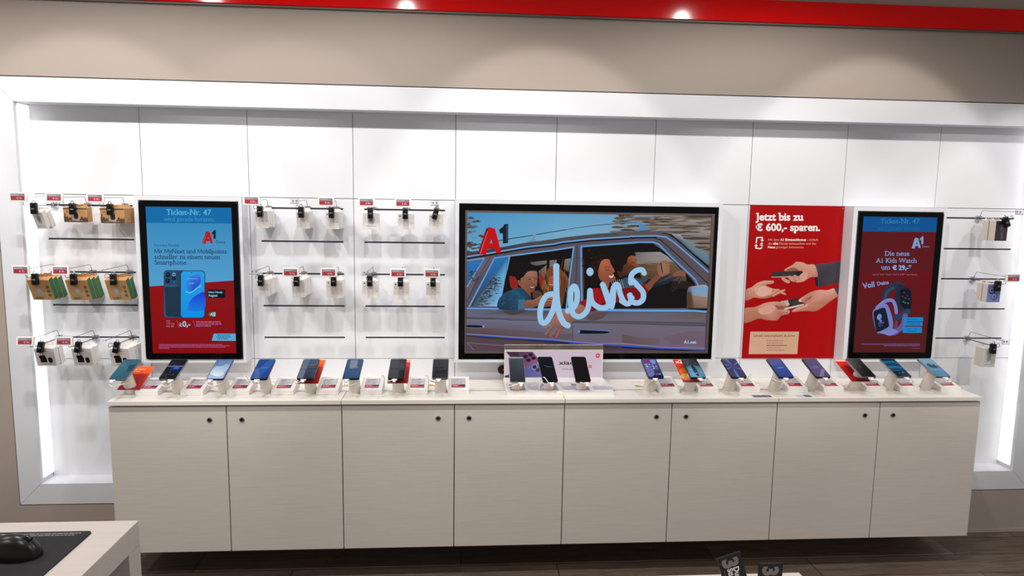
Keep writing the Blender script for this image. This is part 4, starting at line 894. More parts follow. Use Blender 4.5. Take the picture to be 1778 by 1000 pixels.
@mesh_cache
def box_print(kind, w, h):
    q = Pic(w * 0.99, h * 0.99, [(0, 0), (100, 0), (100, 100), (0, 100)])
    if kind == 'brown':
        sky = [(0, 100), (0, 62), (4, 58), (4, 40), (9, 40), (9, 66), (14, 60), (18, 60), (18, 74), (26, 66), (30, 72), (36, 56), (40, 56), (40, 78), (50, 72), (56, 80), (62, 70), (70, 76), (74, 60), (80, 60), (80, 74), (88, 66), (94, 72), (100, 62), (100, 100)]
        q.add(sky, (86, 72, 60)); q.rect(0, 0, 100, 12, (110, 92, 74)); q.add([(40, 24), (62, 20), (66, 80), (56, 92), (36, 84), (34, 70)], (196, 176, 164), True); q.add([(44, 40), (60, 38), (60, 74), (44, 76)], (60, 54, 54), True)
        q.stroke([(12, 26), (17, 30), (22, 26)], 3, (70, 56, 46)); q.scribble(20, 87, 60, 3, (190, 160, 120), seed=5)
    elif kind == 'green':
        q.add([(30, 42), (52, 38), (58, 62), (50, 76), (36, 76), (28, 60)], (168, 160, 152), True); q.add([(33, 46), (48, 44), (50, 58), (36, 62)], (190, 186, 180), True)
        q.stroke([(58, 72), (74, 60)], 4, (186, 178, 166)); q.stroke([(64, 78), (80, 64)], 4, (176, 168, 156))
        for y in (34, 56, 76): q.ell(84, y, 6.5, 6.5, (30, 96, 54)); q.ell(84, y, 2.6, 2.6, (110, 150, 90))
        q.scribble(14, 86, 40, 4, (60, 110, 60), seed=6); q.scribble(20, 26, 26, 3, (110, 76, 46), seed=7); q.scribble(14, 93, 30, 2.4, (90, 90, 50), seed=8)
    elif kind == 'charger':
        q.rect(0, 0, 100, 100, (206, 200, 200)); q.scribble(36, 12, 28, 3.4, (70, 66, 70), seed=9)
        q.add([(18, 40), (50, 38), (52, 50), (56, 52), (56, 80), (22, 80), (22, 56), (18, 54)], (18, 17, 20)); q.stroke([(28, 40), (27, 26)], 2.2, (30, 28, 30)); q.stroke([(42, 39), (41, 25)], 2.2, (30, 28, 30))
        q.add([(64, 54), (82, 53), (84, 78), (66, 80)], (20, 19, 24), True); q.scribble(26, 88, 50, 2.6, (60, 56, 58), seed=10)
    elif kind == 'white':
        q.rect(0, 0, 100, 100, (222, 219, 218)); q.add([(30, 24), (66, 22), (72, 50), (56, 70), (36, 60)], (170, 166, 166), True); q.add([(40, 34), (58, 34), (58, 50), (44, 54)], (120, 118, 120), True); q.scribble(20, 82, 60, 3, (120, 116, 118), seed=11)
    elif kind == 'cover':
        q.rect(0, 0, 100, 100, (226, 222, 219)); q.add([(28, 14), (70, 14), (70, 100), (28, 100)], (214, 209, 206)); q.ell(14, 14, 4.5, 4.0, (34, 32, 36)); q.ell(48, 47, 4, 4, (246, 244, 242)); q.stroke([(40, 30), (38, 92)], 1.6, (196, 188, 184)); q.stroke([(62, 36), (63, 92)], 1.6, (198, 190, 186))
        q.scribble(8, 34, 8, 2, (90, 86, 88), seed=12); q.scribble(82, 58, 12, 2, (130, 126, 126), seed=13)
    elif kind == 'dark':
        q.add([(40, 20), (70, 16), (82, 40), (66, 66), (44, 74), (36, 50)], (74, 66, 76), True); q.add([(50, 70), (60, 60), (66, 90), (54, 96)], (90, 82, 90), True)
        for k in range(3): q.scribble(44, 20 + k * 8, 34, 2.4, (170, 164, 172), seed=14 + k)
    elif kind == 'blue':
        for cx, cy in ((34, 34), (56, 70)): q.ell(cx, cy, 24, 21, (74, 78, 122)); q.ell(cx - 3, cy - 3, 17, 15, (134, 142, 196)); q.ell(cx, cy, 9, 8, (84, 88, 132)); q.stroke([(cx - 6, cy), (cx + 4, cy - 6)], 3, (50, 50, 84))
        q.ell(84, 14, 12, 10, (150, 158, 208))
    elif kind == 'plug':
        q.add([(30, 50), (60, 44), (66, 62), (40, 72)], (150, 156, 154), True); q.stroke([(40, 44), (36, 24)], 3, (120, 124, 124)); q.stroke([(54, 42), (52, 22)], 3, (120, 124, 124)); q.scribble(20, 86, 50, 3, (150, 150, 148), seed=16)
        q.ell(78, 70, 16, 18, (188, 184, 178))
    return q.mesh('front_print', PRINT)
@mesh_cache
def cover_bar(w, h):
    return MB().box(-w * 0.1, w * 0.2, -0.0012, -0.0002, -h, -h * 0.3).mesh('label_flap', WCARD)

BAY = {0: 'far left bay', 2: 'bay right of the left display', 3: 'bay left of the television', 9: 'far right bay'}
ROWZ = {'top': 1.745, 'middle': 1.423, 'bottom': 1.102}
KW = {'brown': 'brown city-print cardboard box', 'green': 'brown and green charger carton', 'charger': 'white charger carton', 'white': 'white carton with grey picture', 'cover': 'white accessory carton', 'dark': 'black-fronted earphone carton', 'blue': 'blue-fronted earbud carton', 'plug': 'pale grey plug carton'}
def ordinal(i, n):
    if n == 1: return ''
    if n == 2: return ('front ', 'rear ')[i]
    if n == 3: return ('front ', 'middle ', 'rear ')[i]
    return ('front ', 'second ', 'third ', 'fourth ', 'fifth ')[i] if i < n - 1 else 'rear '
# bay, row, side word, x, price tag k (-1: empty clear holder), tag tilt, kind, n, w, h, d, tilt, drop, first front y
HOOKS = [
    (0, 'top', 'left', 0.094, 0, 0, 'white', 2, 0.046, 0.085, 0.030, 27, 0.030, -0.150),
    (0, 'top', 'centre', 0.246, 1, 6, 'brown', 1, 0.107, 0.068, 0.042, 5, 0.006, -0.120),
    (0, 'top', 'right', 0.419, 2, 5, 'brown', 3, 0.108, 0.070, 0.034, 5, 0.006, -0.135),
    (0, 'middle', 'left', 0.083, 0, 0, 'green', 3, 0.097, 0.108, 0.031, 24, 0.018, -0.160),
    (0, 'middle', 'centre', 0.252, 3, 3, 'green', 3, 0.097, 0.108, 0.031, 24, 0.018, -0.160),
    (0, 'middle', 'right', 0.4235, -2, 0, 'green', 2, 0.097, 0.108, 0.031, 24, 0.018, -0.150),
    (0, 'bottom', 'left', 0.080, 1, 10, 'charger', 2, 0.088, 0.090, 0.034, 13, 0.022, -0.145),
    (0, 'bottom', 'centre', 0.247, 0, 6, 'charger', 2, 0.088, 0.090, 0.034, 13, 0.022, -0.145),
    (0, 'bottom', 'right', 0.4215, -2, 0, 'charger', 4, 0.088, 0.090, 0.030, 10, 0.022, -0.150),
    (2, 'top', 'left', 1.0919, 2, 0, 'cover', 3, 0.060, 0.081, 0.032, 10, 0.010, -0.132),
    (2, 'top', 'centre', 1.280, -1, 0, 'cover', 3, 0.060, 0.081, 0.030, 10, 0.010, -0.132),
    (2, 'top', 'right', 1.4202, 3, 0, 'cover', 4, 0.062, 0.081, 0.026, 6, 0.010, -0.132),
    (2, 'middle', 'left', 1.0913, -1, 0, 'cover', 5, 0.060, 0.082, 0.026, 8, 0.010, -0.150),
    (2, 'middle', 'centre', 1.2561, 0, 0, 'cover', 5, 0.060, 0.086, 0.026, 9, 0.010, -0.150),
    (2, 'middle', 'right', 1.4264, 1, 4, 'cover', 3, 0.076, 0.088, 0.026, 9, 0.012, -0.140),
    (3, 'top', 'left', 1.601, 2, 3, 'white', 1, 0.079, 0.076, 0.024, 4, 0.012, -0.130),
    (3, 'top', 'centre', 1.7646, 0, 2, 'cover', 1, 0.077, 0.074, 0.026, 4, 0.014, -0.130),
    (3, 'top', 'right', 1.9094, -1, 0, 'cover', 1, 0.067, 0.072, 0.026, 4, 0.014, -0.130),
    (3, 'middle', 'left', 1.595, -1, 0, 'cover', 1, 0.077, 0.085, 0.026, 4, 0.014, -0.130),
    (3, 'middle', 'centre', 1.7405, 3, 0, 'cover', 1, 0.074, 0.088, 0.026, 4, 0.018, -0.130),
    (3, 'middle', 'right', 1.896, 2, 0, 'cover', 1, 0.067, 0.086, 0.026, 4, 0.018, -0.130),
    (9, 'top', 'single', 4.743, -1, 0, 'dark', 2, 0.064, 0.100, 0.046, 1, 0.006, -0.172),
    (9, 'middle', 'single', 4.743, 1, 0, 'blue', 2, 0.071, 0.092, 0.036, 1, 0.006, -0.165),
    (9, 'bottom', 'single', 4.744, -1, 0, 'plug', 1, 0.072, 0.100, 0.055, 3, 0.014, -0.175),
]
for bay, row, side, hx, tk, tilt, kind, n, w, h, d, btilt, drop, fy in HOOKS:
    z = ROWZ[row]; where = ('the only %s hook of the %s' % (row, BAY[bay])) if side == 'single' else '%s hook, %s row, %s' % (side, row, BAY[bay])
    where_s = ('%s hook, %s' % (row, BAY[bay])) if side == 'single' else where
    t = thing('display_hook', ('wire display hook with red price tag, ' if tk >= 0 else ('wire display hook with no price tag, ' if tk == -2 else 'wire display hook with empty clear holder, ')) + where_s.replace(' hook,', ',', 1), 'hook', (hx, 0, z), 'wire display hooks')
    link('clip', hook_clip(), t); link('prong', hook_arm(), t); link('tag_arm', hook_upper(0.0), t)
    if tk >= 0:
        g = link('price_tag', tag_shell(), t, (0, -0.272, 0.035), (math.radians(-tilt), 0, 0), 'white price tag with red and grey display')
        link('tag_display', tag_face(tk), g, (-0.0283, -0.0047, -0.0133))
    elif tk == -1: link('tag_holder', tag_clear(), t, (0, -0.270, 0.035), label='empty clear plastic tag holder')
    else: link('tag_holder', MB().box(-0.012, 0.002, -0.002, 0.004, -0.003, 0.003, 0.001).mesh('tag_holder', CLEAR), t, (0, -0.262, 0.035), label='bare clear plastic tip')
    # stop lock clipped on the prong in front of the boxes
    lt_ = 12 if (bay == 0 and row == 'bottom') else (-22 if (bay, row) == (9, 'top') else (14 if hx == 1.9094 else 0))
    lx, ly = (0.0, fy - 0.0165)
    k = thing('security_lock', 'black security lock on the %s' % where_s, 'lock', (hx + lx, ly, z - 0.006), 'security locks on the hooks', (0, math.radians(lt_), 0))
    link('lock_body', lock_body(), k); link('shackle', shackle(), k); link('sticker', lock_sticker(), k, (-0.008, -0.0116, -0.016))
    ta = math.radians(btilt)
    for i in range(n):
        y0 = fy + i * (d + 0.0032) / max(math.cos(ta), 0.5)
        lab = ('%s%s on the %s' % (ordinal(i, n), KW[kind], where_s))
        b = thing('product_box', lab, 'box', (hx + R_.uniform(-0.0015, 0.0015), y0, z - drop - 0.004), 'boxes hanging on the wall hooks', (ta, 0, math.radians(R_.uniform(-1.2, 1.2))))
        link('carton', carton(kind, w, h, d), b); link('hang_tab', hang_tab(kind, w, d), b)
        link('front_print', box_print(kind, w, h), b, (-w * 0.495, -0.0003, -h * 0.995))
# ------------------------------------------------------------------ phone stands, phones, price displays on the counter
TILT = math.atan2(0.054, 0.148)                  # how far the phones lie back
PB = Vector((0, -0.445, 1.005))                  # lower edge of a phone, front face
DIRU = Vector((0, math.cos(TILT), math.sin(TILT))); NRM = Vector((0, -math.sin(TILT), math.cos(TILT)))
@mesh_cache
def pedestal(lean):
    m = MB(); rs = []
    for k in range(9):
        t = k / 8; z = 0.100 * t; y = 0.0 + lean * t
        s = 0.0275 - 0.0035 * t
        rs.append(((0, y, z, 0.0 if k < 8 else 0.010), s, s * 0.95))
    rs = [((0, 0, 0), 0.0285, 0.0275)] + [((0, 0, 0.003), 0.0275, 0.0262)] + rs[1:]
    m.rings(rs, 28)
    return m.mesh('pedestal', CREAM, True)
@mesh_cache
def puck():
    m = MB(); m.rings([((0, 0, 0), 0.017, 0.017), ((0, 0, 0.004), 0.021, 0.021), ((0, 0, 0.0115), 0.021, 0.021), ((0, 0, 0.013), 0.0195, 0.0195)], 24)
    return m.mesh('puck', CREAM, True)
@mesh_cache
def phone_body(w, l, th):
    m = MB(); m.prism(rrect(-w / 2, w / 2, 0, l, 0.009, 6), 0.0, th)
    es = [e for e in m.bm.edges if len(e.link_faces) == 2 and e.calc_face_angle(0) > 1.2]
    bmesh.ops.bevel(m.bm, geom=es, offset=0.0016, segments=3, affect='EDGES', profile=0.5)
    return m
@mesh_cache
def glass_mesh(w, l):
    m = MB(); m.prism(rrect(-w / 2 + 0.0022, w / 2 - 0.0022, 0.0022, l - 0.0022, 0.0072, 6), -0.0003, 0.0002); return m.mesh('glass', mat('phone_glass', (5, 5, 7), 0.06, spec=0.4))
@mesh_cache
def cam_bump(w, l):
    m = MB(); m.prism(rrect(-w / 2 + 0.006, -w / 2 + 0.034, l - 0.038, l - 0.008, 0.006, 4), 0.0075, 0.0098)
    return m.mesh('camera_bump', BLACK, True)
PF_DARK = mat('phone_frame_dark', (36, 38, 44), 0.3, 0.6); PF_SILVER = mat('phone_frame_silver', (150, 152, 156), 0.28, 0.8); PF_BLUE = mat('phone_frame_blue', (52, 62, 120), 0.3, 0.6)
def wallpaper(kind, w, l):
    W_, H_ = 100.0, 100.0 * (l - 0.0052) / (w - 0.0052)
    q = Pic(w - 0.0052, l - 0.0052, [(0, 0), (W_, 0), (W_, H_), (0, H_)])
    o = [(x * 1000, y * 1000) for x, y in rrect(0.0, 0.1, 0.0, H_ / 1000, 0.0075, 5)][::-1]
    def bg(a, b): q.add(o, [mix(a, b, p[1] / H_) for p in o])
    if kind == 'teal':
        bg((52, 104, 124), (34, 92, 116)); q.add([(0, 60), (60, 0), (100, 0), (100, 30), (20, H_), (0, H_)], [(60, 116, 136), (56, 108, 128), (64, 112, 130), (60, 110, 130), (40, 104, 126), (40, 104, 126)]); q.add([(56, 70), (96, 54), (98, 130), (70, 150)], (30, 74, 100))
    elif kind == 'desk':
        bg((26, 28, 34), (14, 15, 18)); q.rect(8, 30, 44, 48, (18, 40, 92)); q.rect(46, 90, 84, 118, (30, 76, 200)); q.rect(50, 98, 80, 102, (120, 150, 220)); q.rect(0, 76, 100, 86, (128, 132, 142)); q.stroke([(38, 60), (36, 150)], 3, (30, 80, 190))
        for k in range(4): q.ell(30 + k * 14, 178, 4.6, 4.6, ((20, 70, 180), (80, 84, 92), (20, 70, 180), (110, 116, 122))[k], 10)
        q.ell(44, 150, 5, 5, (120, 30, 34), 10)
    elif kind == 'glow':
        bg((92, 128, 176), (186, 206, 236)); q.ell(50, 120, 46, 70, (150, 178, 212), 24, 0.5, (226, 238, 250)); q.ell(56, 168, 34, 32, (206, 222, 242), 20, 0.3, (246, 250, 254)); q.ell(34, 46, 34, 34, (96, 132, 180), 20); q.ell(38, 44, 22, 22, (118, 150, 192), 20)
    elif kind == 'deepblue':
        bg((20, 70, 148), (16, 62, 150)); q.add([(70, 0), (100, 0), (100, 60), (50, H_), (0, H_), (0, 150)], [(40, 96, 170), (44, 98, 168), (30, 84, 164), (20, 80, 178), (50, 96, 180), (30, 88, 172)]); q.add([(0, 120), (20, 100), (52, H_), (20, H_)], (70, 102, 172)); q.ell(56, 100, 30, 8, (60, 120, 196), 16, -0.3)
    elif kind == 'greyblue':
        bg((74, 96, 124), (44, 50, 78)); q.rect(0, 0, 38, 116, (104, 116, 138)); q.rect(0, 122, 36, H_, (110, 118, 142)); q.ell(70, 66, 26, 14, (110, 92, 84), 14); q.rect(40, 110, 100, 118, (34, 44, 70))  # pale blocks are room reflections painted into the screen colour
    elif kind == 'slate':
        bg((66, 96, 132), (44, 82, 124)); q.add([(20, 12), (74, 6), (80, 100), (24, 112)], (128, 142, 164)); q.rect(70, 0, 92, 90, (60, 84, 118))  # pale quad is a reflection painted into the screen colour
    elif kind == 'grey':
        bg((70, 73, 77), (62, 64, 68)); q.rect(0, 112, 100, 117, (28, 29, 32)); q.rect(62, 130, 100, H_, (34, 35, 38)); q.add([(60, 0), (100, 0), (100, 60), (56, 40)], (54, 56, 60))
    elif kind == 'charcoal':
        bg((58, 60, 64), (38, 39, 42)); q.rect(8, 98, 72, 110, (24, 25, 28)); q.stroke([(36, 20), (40, 80)], 4, (30, 31, 34)); q.stroke([(64, 10), (60, 80)], 3, (32, 33, 36)); q.rect(20, 130, 90, 176, (28, 29, 31))
    elif kind == 'apps':
        bg((96, 92, 160), (16, 22, 70)); q.add([(0, 60), (52, 120), (40, 200), (0, 210)], (120, 108, 170), True); q.rect(18, 14, 52, 40, (158, 44, 76)); q.rect(56, 12, 92, 44, (128, 158, 214)); q.rect(64, 50, 86, 56, (200, 210, 230))
        for r in range(3):
            for c in range(4): q.add(rrect(12 + c * 21, 26 + c * 21, 62 + r * 24, 76 + r * 24, 3, 2), ((150, 190, 230), (190, 150, 180), (90, 150, 210), (60, 110, 200), (170, 200, 235), (90, 160, 150))[(r * 4 + c) % 6])
        for c in range(4): q.add(rrect(12 + c * 21, 27 + c * 21, 178, 194, 4, 2), ((60, 170, 130), (80, 150, 240), (206, 60, 90), (90, 190, 190))[c])
    elif kind == 'smoke':
        bg((44, 46, 50), (40, 66, 90)); q.add([(0, 96), (40, 80), (100, 96), (100, H_), (0, H_)], [(40, 120, 150), (60, 130, 160), (50, 116, 146), (110, 160, 190), (120, 170, 196)]); q.add([(38, 92), (60, 84), (64, H_ - 30), (44, H_ - 20)], (14, 44, 66), True)
        for k in range(20): q.ell(R_.uniform(6, 94), R_.uniform(110, H_ - 8), R_.uniform(5, 12), R_.uniform(5, 10), mix((50, 120, 150), (150, 190, 210), R_.random()), 8)
        q.add([(0, 0), (46, 0), (30, 90), (0, 100)], (70, 72, 76)); q.add([(78, 0), (100, 0), (100, 80), (90, 76)], (10, 11, 14))
    elif kind == 'burst':
        bg((70, 70, 112), (66, 62, 104))
        for k in range(13):
            a = k * 0.483 + 0.2; q.add([(50 + 6 * math.cos(a), 96 + 6 * math.sin(a)), (50 + 130 * math.cos(a - 0.09), 96 + 130 * math.sin(a - 0.09)), (50 + 130 * math.cos(a + 0.09), 96 + 130 * math.sin(a + 0.09))], [(90, 140, 210), (92, 150, 224), (60, 80, 150)] if k % 2 else [(50, 60, 110), (84, 76, 120), (40, 44, 80)])
    elif kind == 'royal':
        bg((72, 92, 158), (34, 70, 152)); q.add([(0, 0), (100, 0), (100, 50), (0, 90)], (84, 92, 152)); q.ell(52, 112, 26, 6, (110, 140, 200), 14, -0.15)
    elif kind == 'mauve':
        bg((100, 84, 124), (86, 72, 120)); q.ell(50, 106, 30, 16, (92, 104, 160), 16, -0.2); q.add([(20, H_), (84, 124), (98, 140), (52, H_)], (128, 118, 146))
    elif kind == 'black':
        bg((14, 13, 18), (8, 8, 11)); q.ell(46, 96, 6, 4, (150, 60, 50), 10); q.ell(52, 104, 5, 4, (40, 90, 140), 10)
    elif kind == 'waves':
        bg((10, 74, 110), (12, 90, 130)); q.add([(0, 0), (100, 0), (100, 20), (0, 26)], (20, 40, 60))
        for k in range(4): q.add([(0, 40 + k * 32), (50, 34 + k * 32), (100, 44 + k * 32), (100, 52 + k * 32), (50, 46 + k * 32), (0, 52 + k * 32)], ((16, 120, 168), (10, 50, 80), (20, 130, 176), (12, 60, 92))[k])
        q.add([(0, 160), (100, 150), (100, H_), (0, H_)], (16, 34, 50)); q.ell(70, 172, 10, 9, (40, 130, 190), 12); q.ell(40, 180, 7, 7, (60, 100, 130), 12)
    elif kind == 'sea':
        bg((130, 168, 196), (60, 122, 160)); q.add([(0, 90), (100, 84), (100, 130), (0, 136)], (96, 140, 170)); q.add([(20, 80), (40, 60), (56, 84), (70, 70), (86, 112), (60, 120), (30, 112)], (44, 70, 92), True); q.add([(30, H_), (60, 150), (90, H_)], (84, 140, 172)); q.stroke([(0, 146), (100, 140)], 2, (130, 170, 194))
    elif kind == 'plain':
        bg((74, 84, 94), (44, 48, 52)); q.rect(2, 2, 98, 14, [(190, 200, 214), (84, 94, 108)]); q.add([(0, 30), (60, 22), (30, H_), (0, H_)], [(62, 70, 78), (68, 76, 84), (48, 52, 56), (46, 50, 54)])  # bright top bar is a painted glint
    elif kind == 'dim':
        bg((14, 18, 30), (10, 14, 24)); q.stroke([(30, 76), (60, 86), (84, 88)], 3.0, (60, 130, 190), True)
    elif kind == 'off': bg((14, 14, 16), (11, 11, 13))
    if kind not in ('off', 'plain', 'charcoal', 'grey'): q.ell(50, 6.5, 2.4, 2.4, (6, 6, 8), 10)
    return q.mesh('wallpaper', SCREEN, 1e-5)
def phone(label, kind, frame, loc, tilt, yaw=0.0, roll=0.0, w=0.0735, l=0.158, bump=False, group='phones on the counter stands'):
    t = thing('smartphone', label, 'smartphone', loc, group, (-(math.pi / 2 - tilt), roll, yaw))
    me = phone_body(w, l, 0.0082)
    k = ('pb', w, l, frame.name)
    if k not in PBM:
        m = MB(); m.bm.free(); m.bm = me.bm.copy(); PBM[k] = m.mesh('body', frame, True)
    link('body', PBM[k], t); gl = link('glass', glass_mesh(w, l), t)
    link('wallpaper', wallpaper(kind, w, l), gl, (-(w - 0.0052) / 2, -0.00035, 0.0026), label='lit screen picture with any painted reflections' if kind != 'off' else 'dark screen')
    if bump: link('camera_bump', cam_bump(w, l), t)
    return t
PBM = {}
@mesh_cache
def cable(style, sgn):
    m = MB()
    base = (0.004, -0.452, 1.001)
    if style == 'loop': pts = [(0.010 * sgn, -0.450, 1.000), (0.030 * sgn, -0.462, 0.990), (0.034 * sgn, -0.440, 0.972), (0.020 * sgn, -0.405, 0.962), (0.008 * sgn, -0.385, 0.966)]
    elif style == 'curl': pts = [(0.006 * sgn, -0.452, 1.000), (0.034 * sgn, -0.458, 0.998), (0.058 * sgn, -0.440, 1.004), (0.064 * sgn, -0.430, 1.016), (0.056 * sgn, -0.424, 1.010), (0.048 * sgn, -0.420, 0.992), (0.022 * sgn, -0.395, 0.972), (0.01 * sgn, -0.380, 0.972)]
    elif style == 'side': pts = [(0.008 * sgn, -0.452, 1.000), (0.024 * sgn, -0.462, 0.992), (0.045 * sgn, -0.440, 0.985), (0.052 * sgn, -0.405, 0.990), (0.040 * sgn, -0.385, 0.975), (0.018 * sgn, -0.378, 0.965)]
    else: pts = [(-0.018 * sgn, -0.450, 0.998), (-0.024 * sgn, -0.462, 0.985), (-0.004 * sgn, -0.466, 0.978), (0.020 * sgn, -0.458, 0.984), (0.028 * sgn, -0.430, 0.982), (0.015 * sgn, -0.388, 0.970)]
    m.tube(smooth_pts(pts, False, 5), 0.0019, 8)
    return m.mesh('cable', CREAM, True)
@mesh_cache
def plug_mesh():
    m = MB(); m.box(-0.006, 0.006, -0.020, 0.0, -0.003, 0.003, 0.0014); m.box(-0.012, 0.012, -0.006, 0.001, -0.0036, 0.0036, 0.0014); return m.mesh('plug', WHITEP, True)
STANDS = [  # x, wallpaper, frame, words, cable style, sign, card, bump
    (0.553, 'teal', PF_SILVER, 'teal-screened smartphone', 'cross', 1, 'low', 0), (0.760, 'desk', PF_SILVER, 'dark-screened smartphone with small blue square', 'cross', -1, '', 1),
    (0.962, 'glow', PF_BLUE, 'smartphone with glowing pale blue screen', 'cross', 1, '', 0), (1.149, 'deepblue', PF_DARK, 'smartphone with plain deep blue screen', 'curl', -1, '', 0),
    (1.348, 'greyblue', PF_DARK, 'smartphone with reflecting slate screen', 'side', -1, 'orange', 0), (1.547, 'slate', PF_DARK, 'smartphone with steel blue screen', 'cross', 1, '', 0),
    (1.745, 'grey', PF_DARK, 'smartphone with grey screen', 'curl', -1, 'red', 0), (1.940, 'charcoal', PF_SILVER, 'smartphone with charcoal screen', 'curl', -1, '', 0),
    (2.924, 'apps', PF_BLUE, 'smartphone showing rows of app icons', 'loop', -1, '', 0), (3.121, 'smoke', PF_DARK, 'smartphone showing blue smoke', 'loop', 1, 'flame', 0),
    (3.314, 'burst', PF_DARK, 'smartphone showing a blue starburst', 'curl', 1, '', 0), (3.5386, 'royal', PF_DARK, 'smartphone with royal blue screen', 'side', -1, '', 0),
    (3.716, 'mauve', PF_DARK, 'smartphone with mauve screen', 'loop', 1, '', 0), (3.937, 'black', PF_SILVER, 'smartphone with black screen and tiny logo', 'loop', 1, 'red', 0),
    (4.111, 'waves', PF_SILVER, 'smartphone with teal striped screen', 'loop', 1, '', 0), (4.303, 'sea', PF_SILVER, 'smartphone with pale sea picture', 'loop', 1, '', 0)]
PLACE = ['leftmost on the counter', 'second from the left end', 'third from the left end, under the left display', 'fourth from the left end', 'with an orange card behind, fifth from the left', 'sixth from the left end', 'with a red card behind, left of the television',
         'last before the central promotion stand', 'first right of the central promotion stand', 'with an orange and red card, right of the television', 'just left of the poster', 'under the left half of the poster', 'under the right half of the poster', 'with a red card, between poster and right display', 'second from the right end', 'rightmost on the counter']
TAGX = [0.634, 0.829, 1.032, 1.2274, 1.4266, 1.6236, 1.832, 2.022, 3.0145, 3.202, 3.404, 3.640, 3.818, 4.030, 4.2005, 4.409]
@mesh_cache
def tag_case():
    m = MB(); m.prism([(0, 0.0008), (0, 0.021), (0.003, 0.0225), (0.126, 0.051), (0.129, 0.049), (0.129, 0.0008)], -0.049, 0.049, 'yz')
    es = [e for e in m.bm.edges if len(e.link_faces) == 2 and e.calc_face_angle(0) > 0.5]
    bmesh.ops.bevel(m.bm, geom=es, offset=0.0012, segments=2, affect='EDGES')
    m.mi = 1; m.box(-0.047, 0.047, 0.003, 0.03, 0.0, 0.0009)
    return m.mesh('case', [WHITEP, mat('foot_grey', (150, 148, 146), 0.6)])
@mesh_cache
def tag_screen(k):
    q = Pic(0.064, 0.088, [(0, 0), (64, 0), (64, 88), (0, 88)])
    q.rect(-1, -1, 65, 89, (112, 112, 120)); q.rect(1.2, 1.2, 62.8, 86.8, (196, 194, 200))
    q.scribble(6, 8, 40, 5, (120, 118, 128), seed=k); q.scribble(6, 20, 30, 4, (140, 138, 146), seed=k + 1)
    for r in range(3): q.scribble(6, 30 + r * 9, 46 - 8 * (r == 2), 3.4, (146, 144, 152), seed=k * 7 + r)
    q.rect(1.2, 60, 62.8, 86.8, (178, 44, 66)); q.add([(40, 60), (62.8, 60), (62.8, 72), (38, 72)], (58, 50, 84)); q.scribble(6, 68, 26, 6, (220, 170, 180), seed=k + 3); q.scribble(6, 78, 40, 3, (206, 130, 146), seed=k + 4)
    return q.mesh('price_screen', PRINTG)
@mesh_cache
def card_mesh(kind):
    L_ = 0.170 if kind == 'low' else 0.186
    w = 0.098 if kind == 'low' else 0.092
    m = MB(); m.box(-w / 2, w / 2, 0, 0.0012, 0, L_, 0.0003); me = m.mesh('sheet', mat('card_white', (238, 232, 226), 0.5))
    q = Pic(w, L_, [(0, 0), (100, 0), (100, 190), (0, 190)])
    if kind in ('low', 'orange'):
        q.rect(-1, -1, 101, 60, [(240, 100, 30), (226, 74, 28)]); q.rect(-1, 60, 101, 191, [(196, 52, 34), (150, 20, 22)]); q.scribble(10, 22, 60, 8, (250, 190, 140), seed=5); q.scribble(10, 40, 40, 5, (250, 170, 120), seed=6)
    elif kind == 'red':
        q.rect(-1, -1, 101, 20, (236, 150, 140)); q.rect(-1, 20, 101, 62, (214, 40, 26)); q.rect(-1, 62, 101, 191, [(176, 10, 18), (140, 6, 14)]); q.scribble(8, 8, 60, 6, (250, 220, 214), seed=7)
    else:
        q.rect(-1, -1, 101, 191, (214, 62, 30)); q.rect(-1, -1, 101, 40, (206, 22, 24)); q.text('x2', 10, 32, size=36, col=(244, 220, 214), bold=0.03); q.ell(50, 110, 44, 40, (232, 120, 40), 18); q.ell(30, 146, 30, 26, (238, 170, 90), 16); q.ell(66, 150, 26, 24, (206, 84, 40), 14); q.rect(-1, 178, 101, 191, (150, 60, 130))
    return me, q.mesh('printed_face', PRINT), w
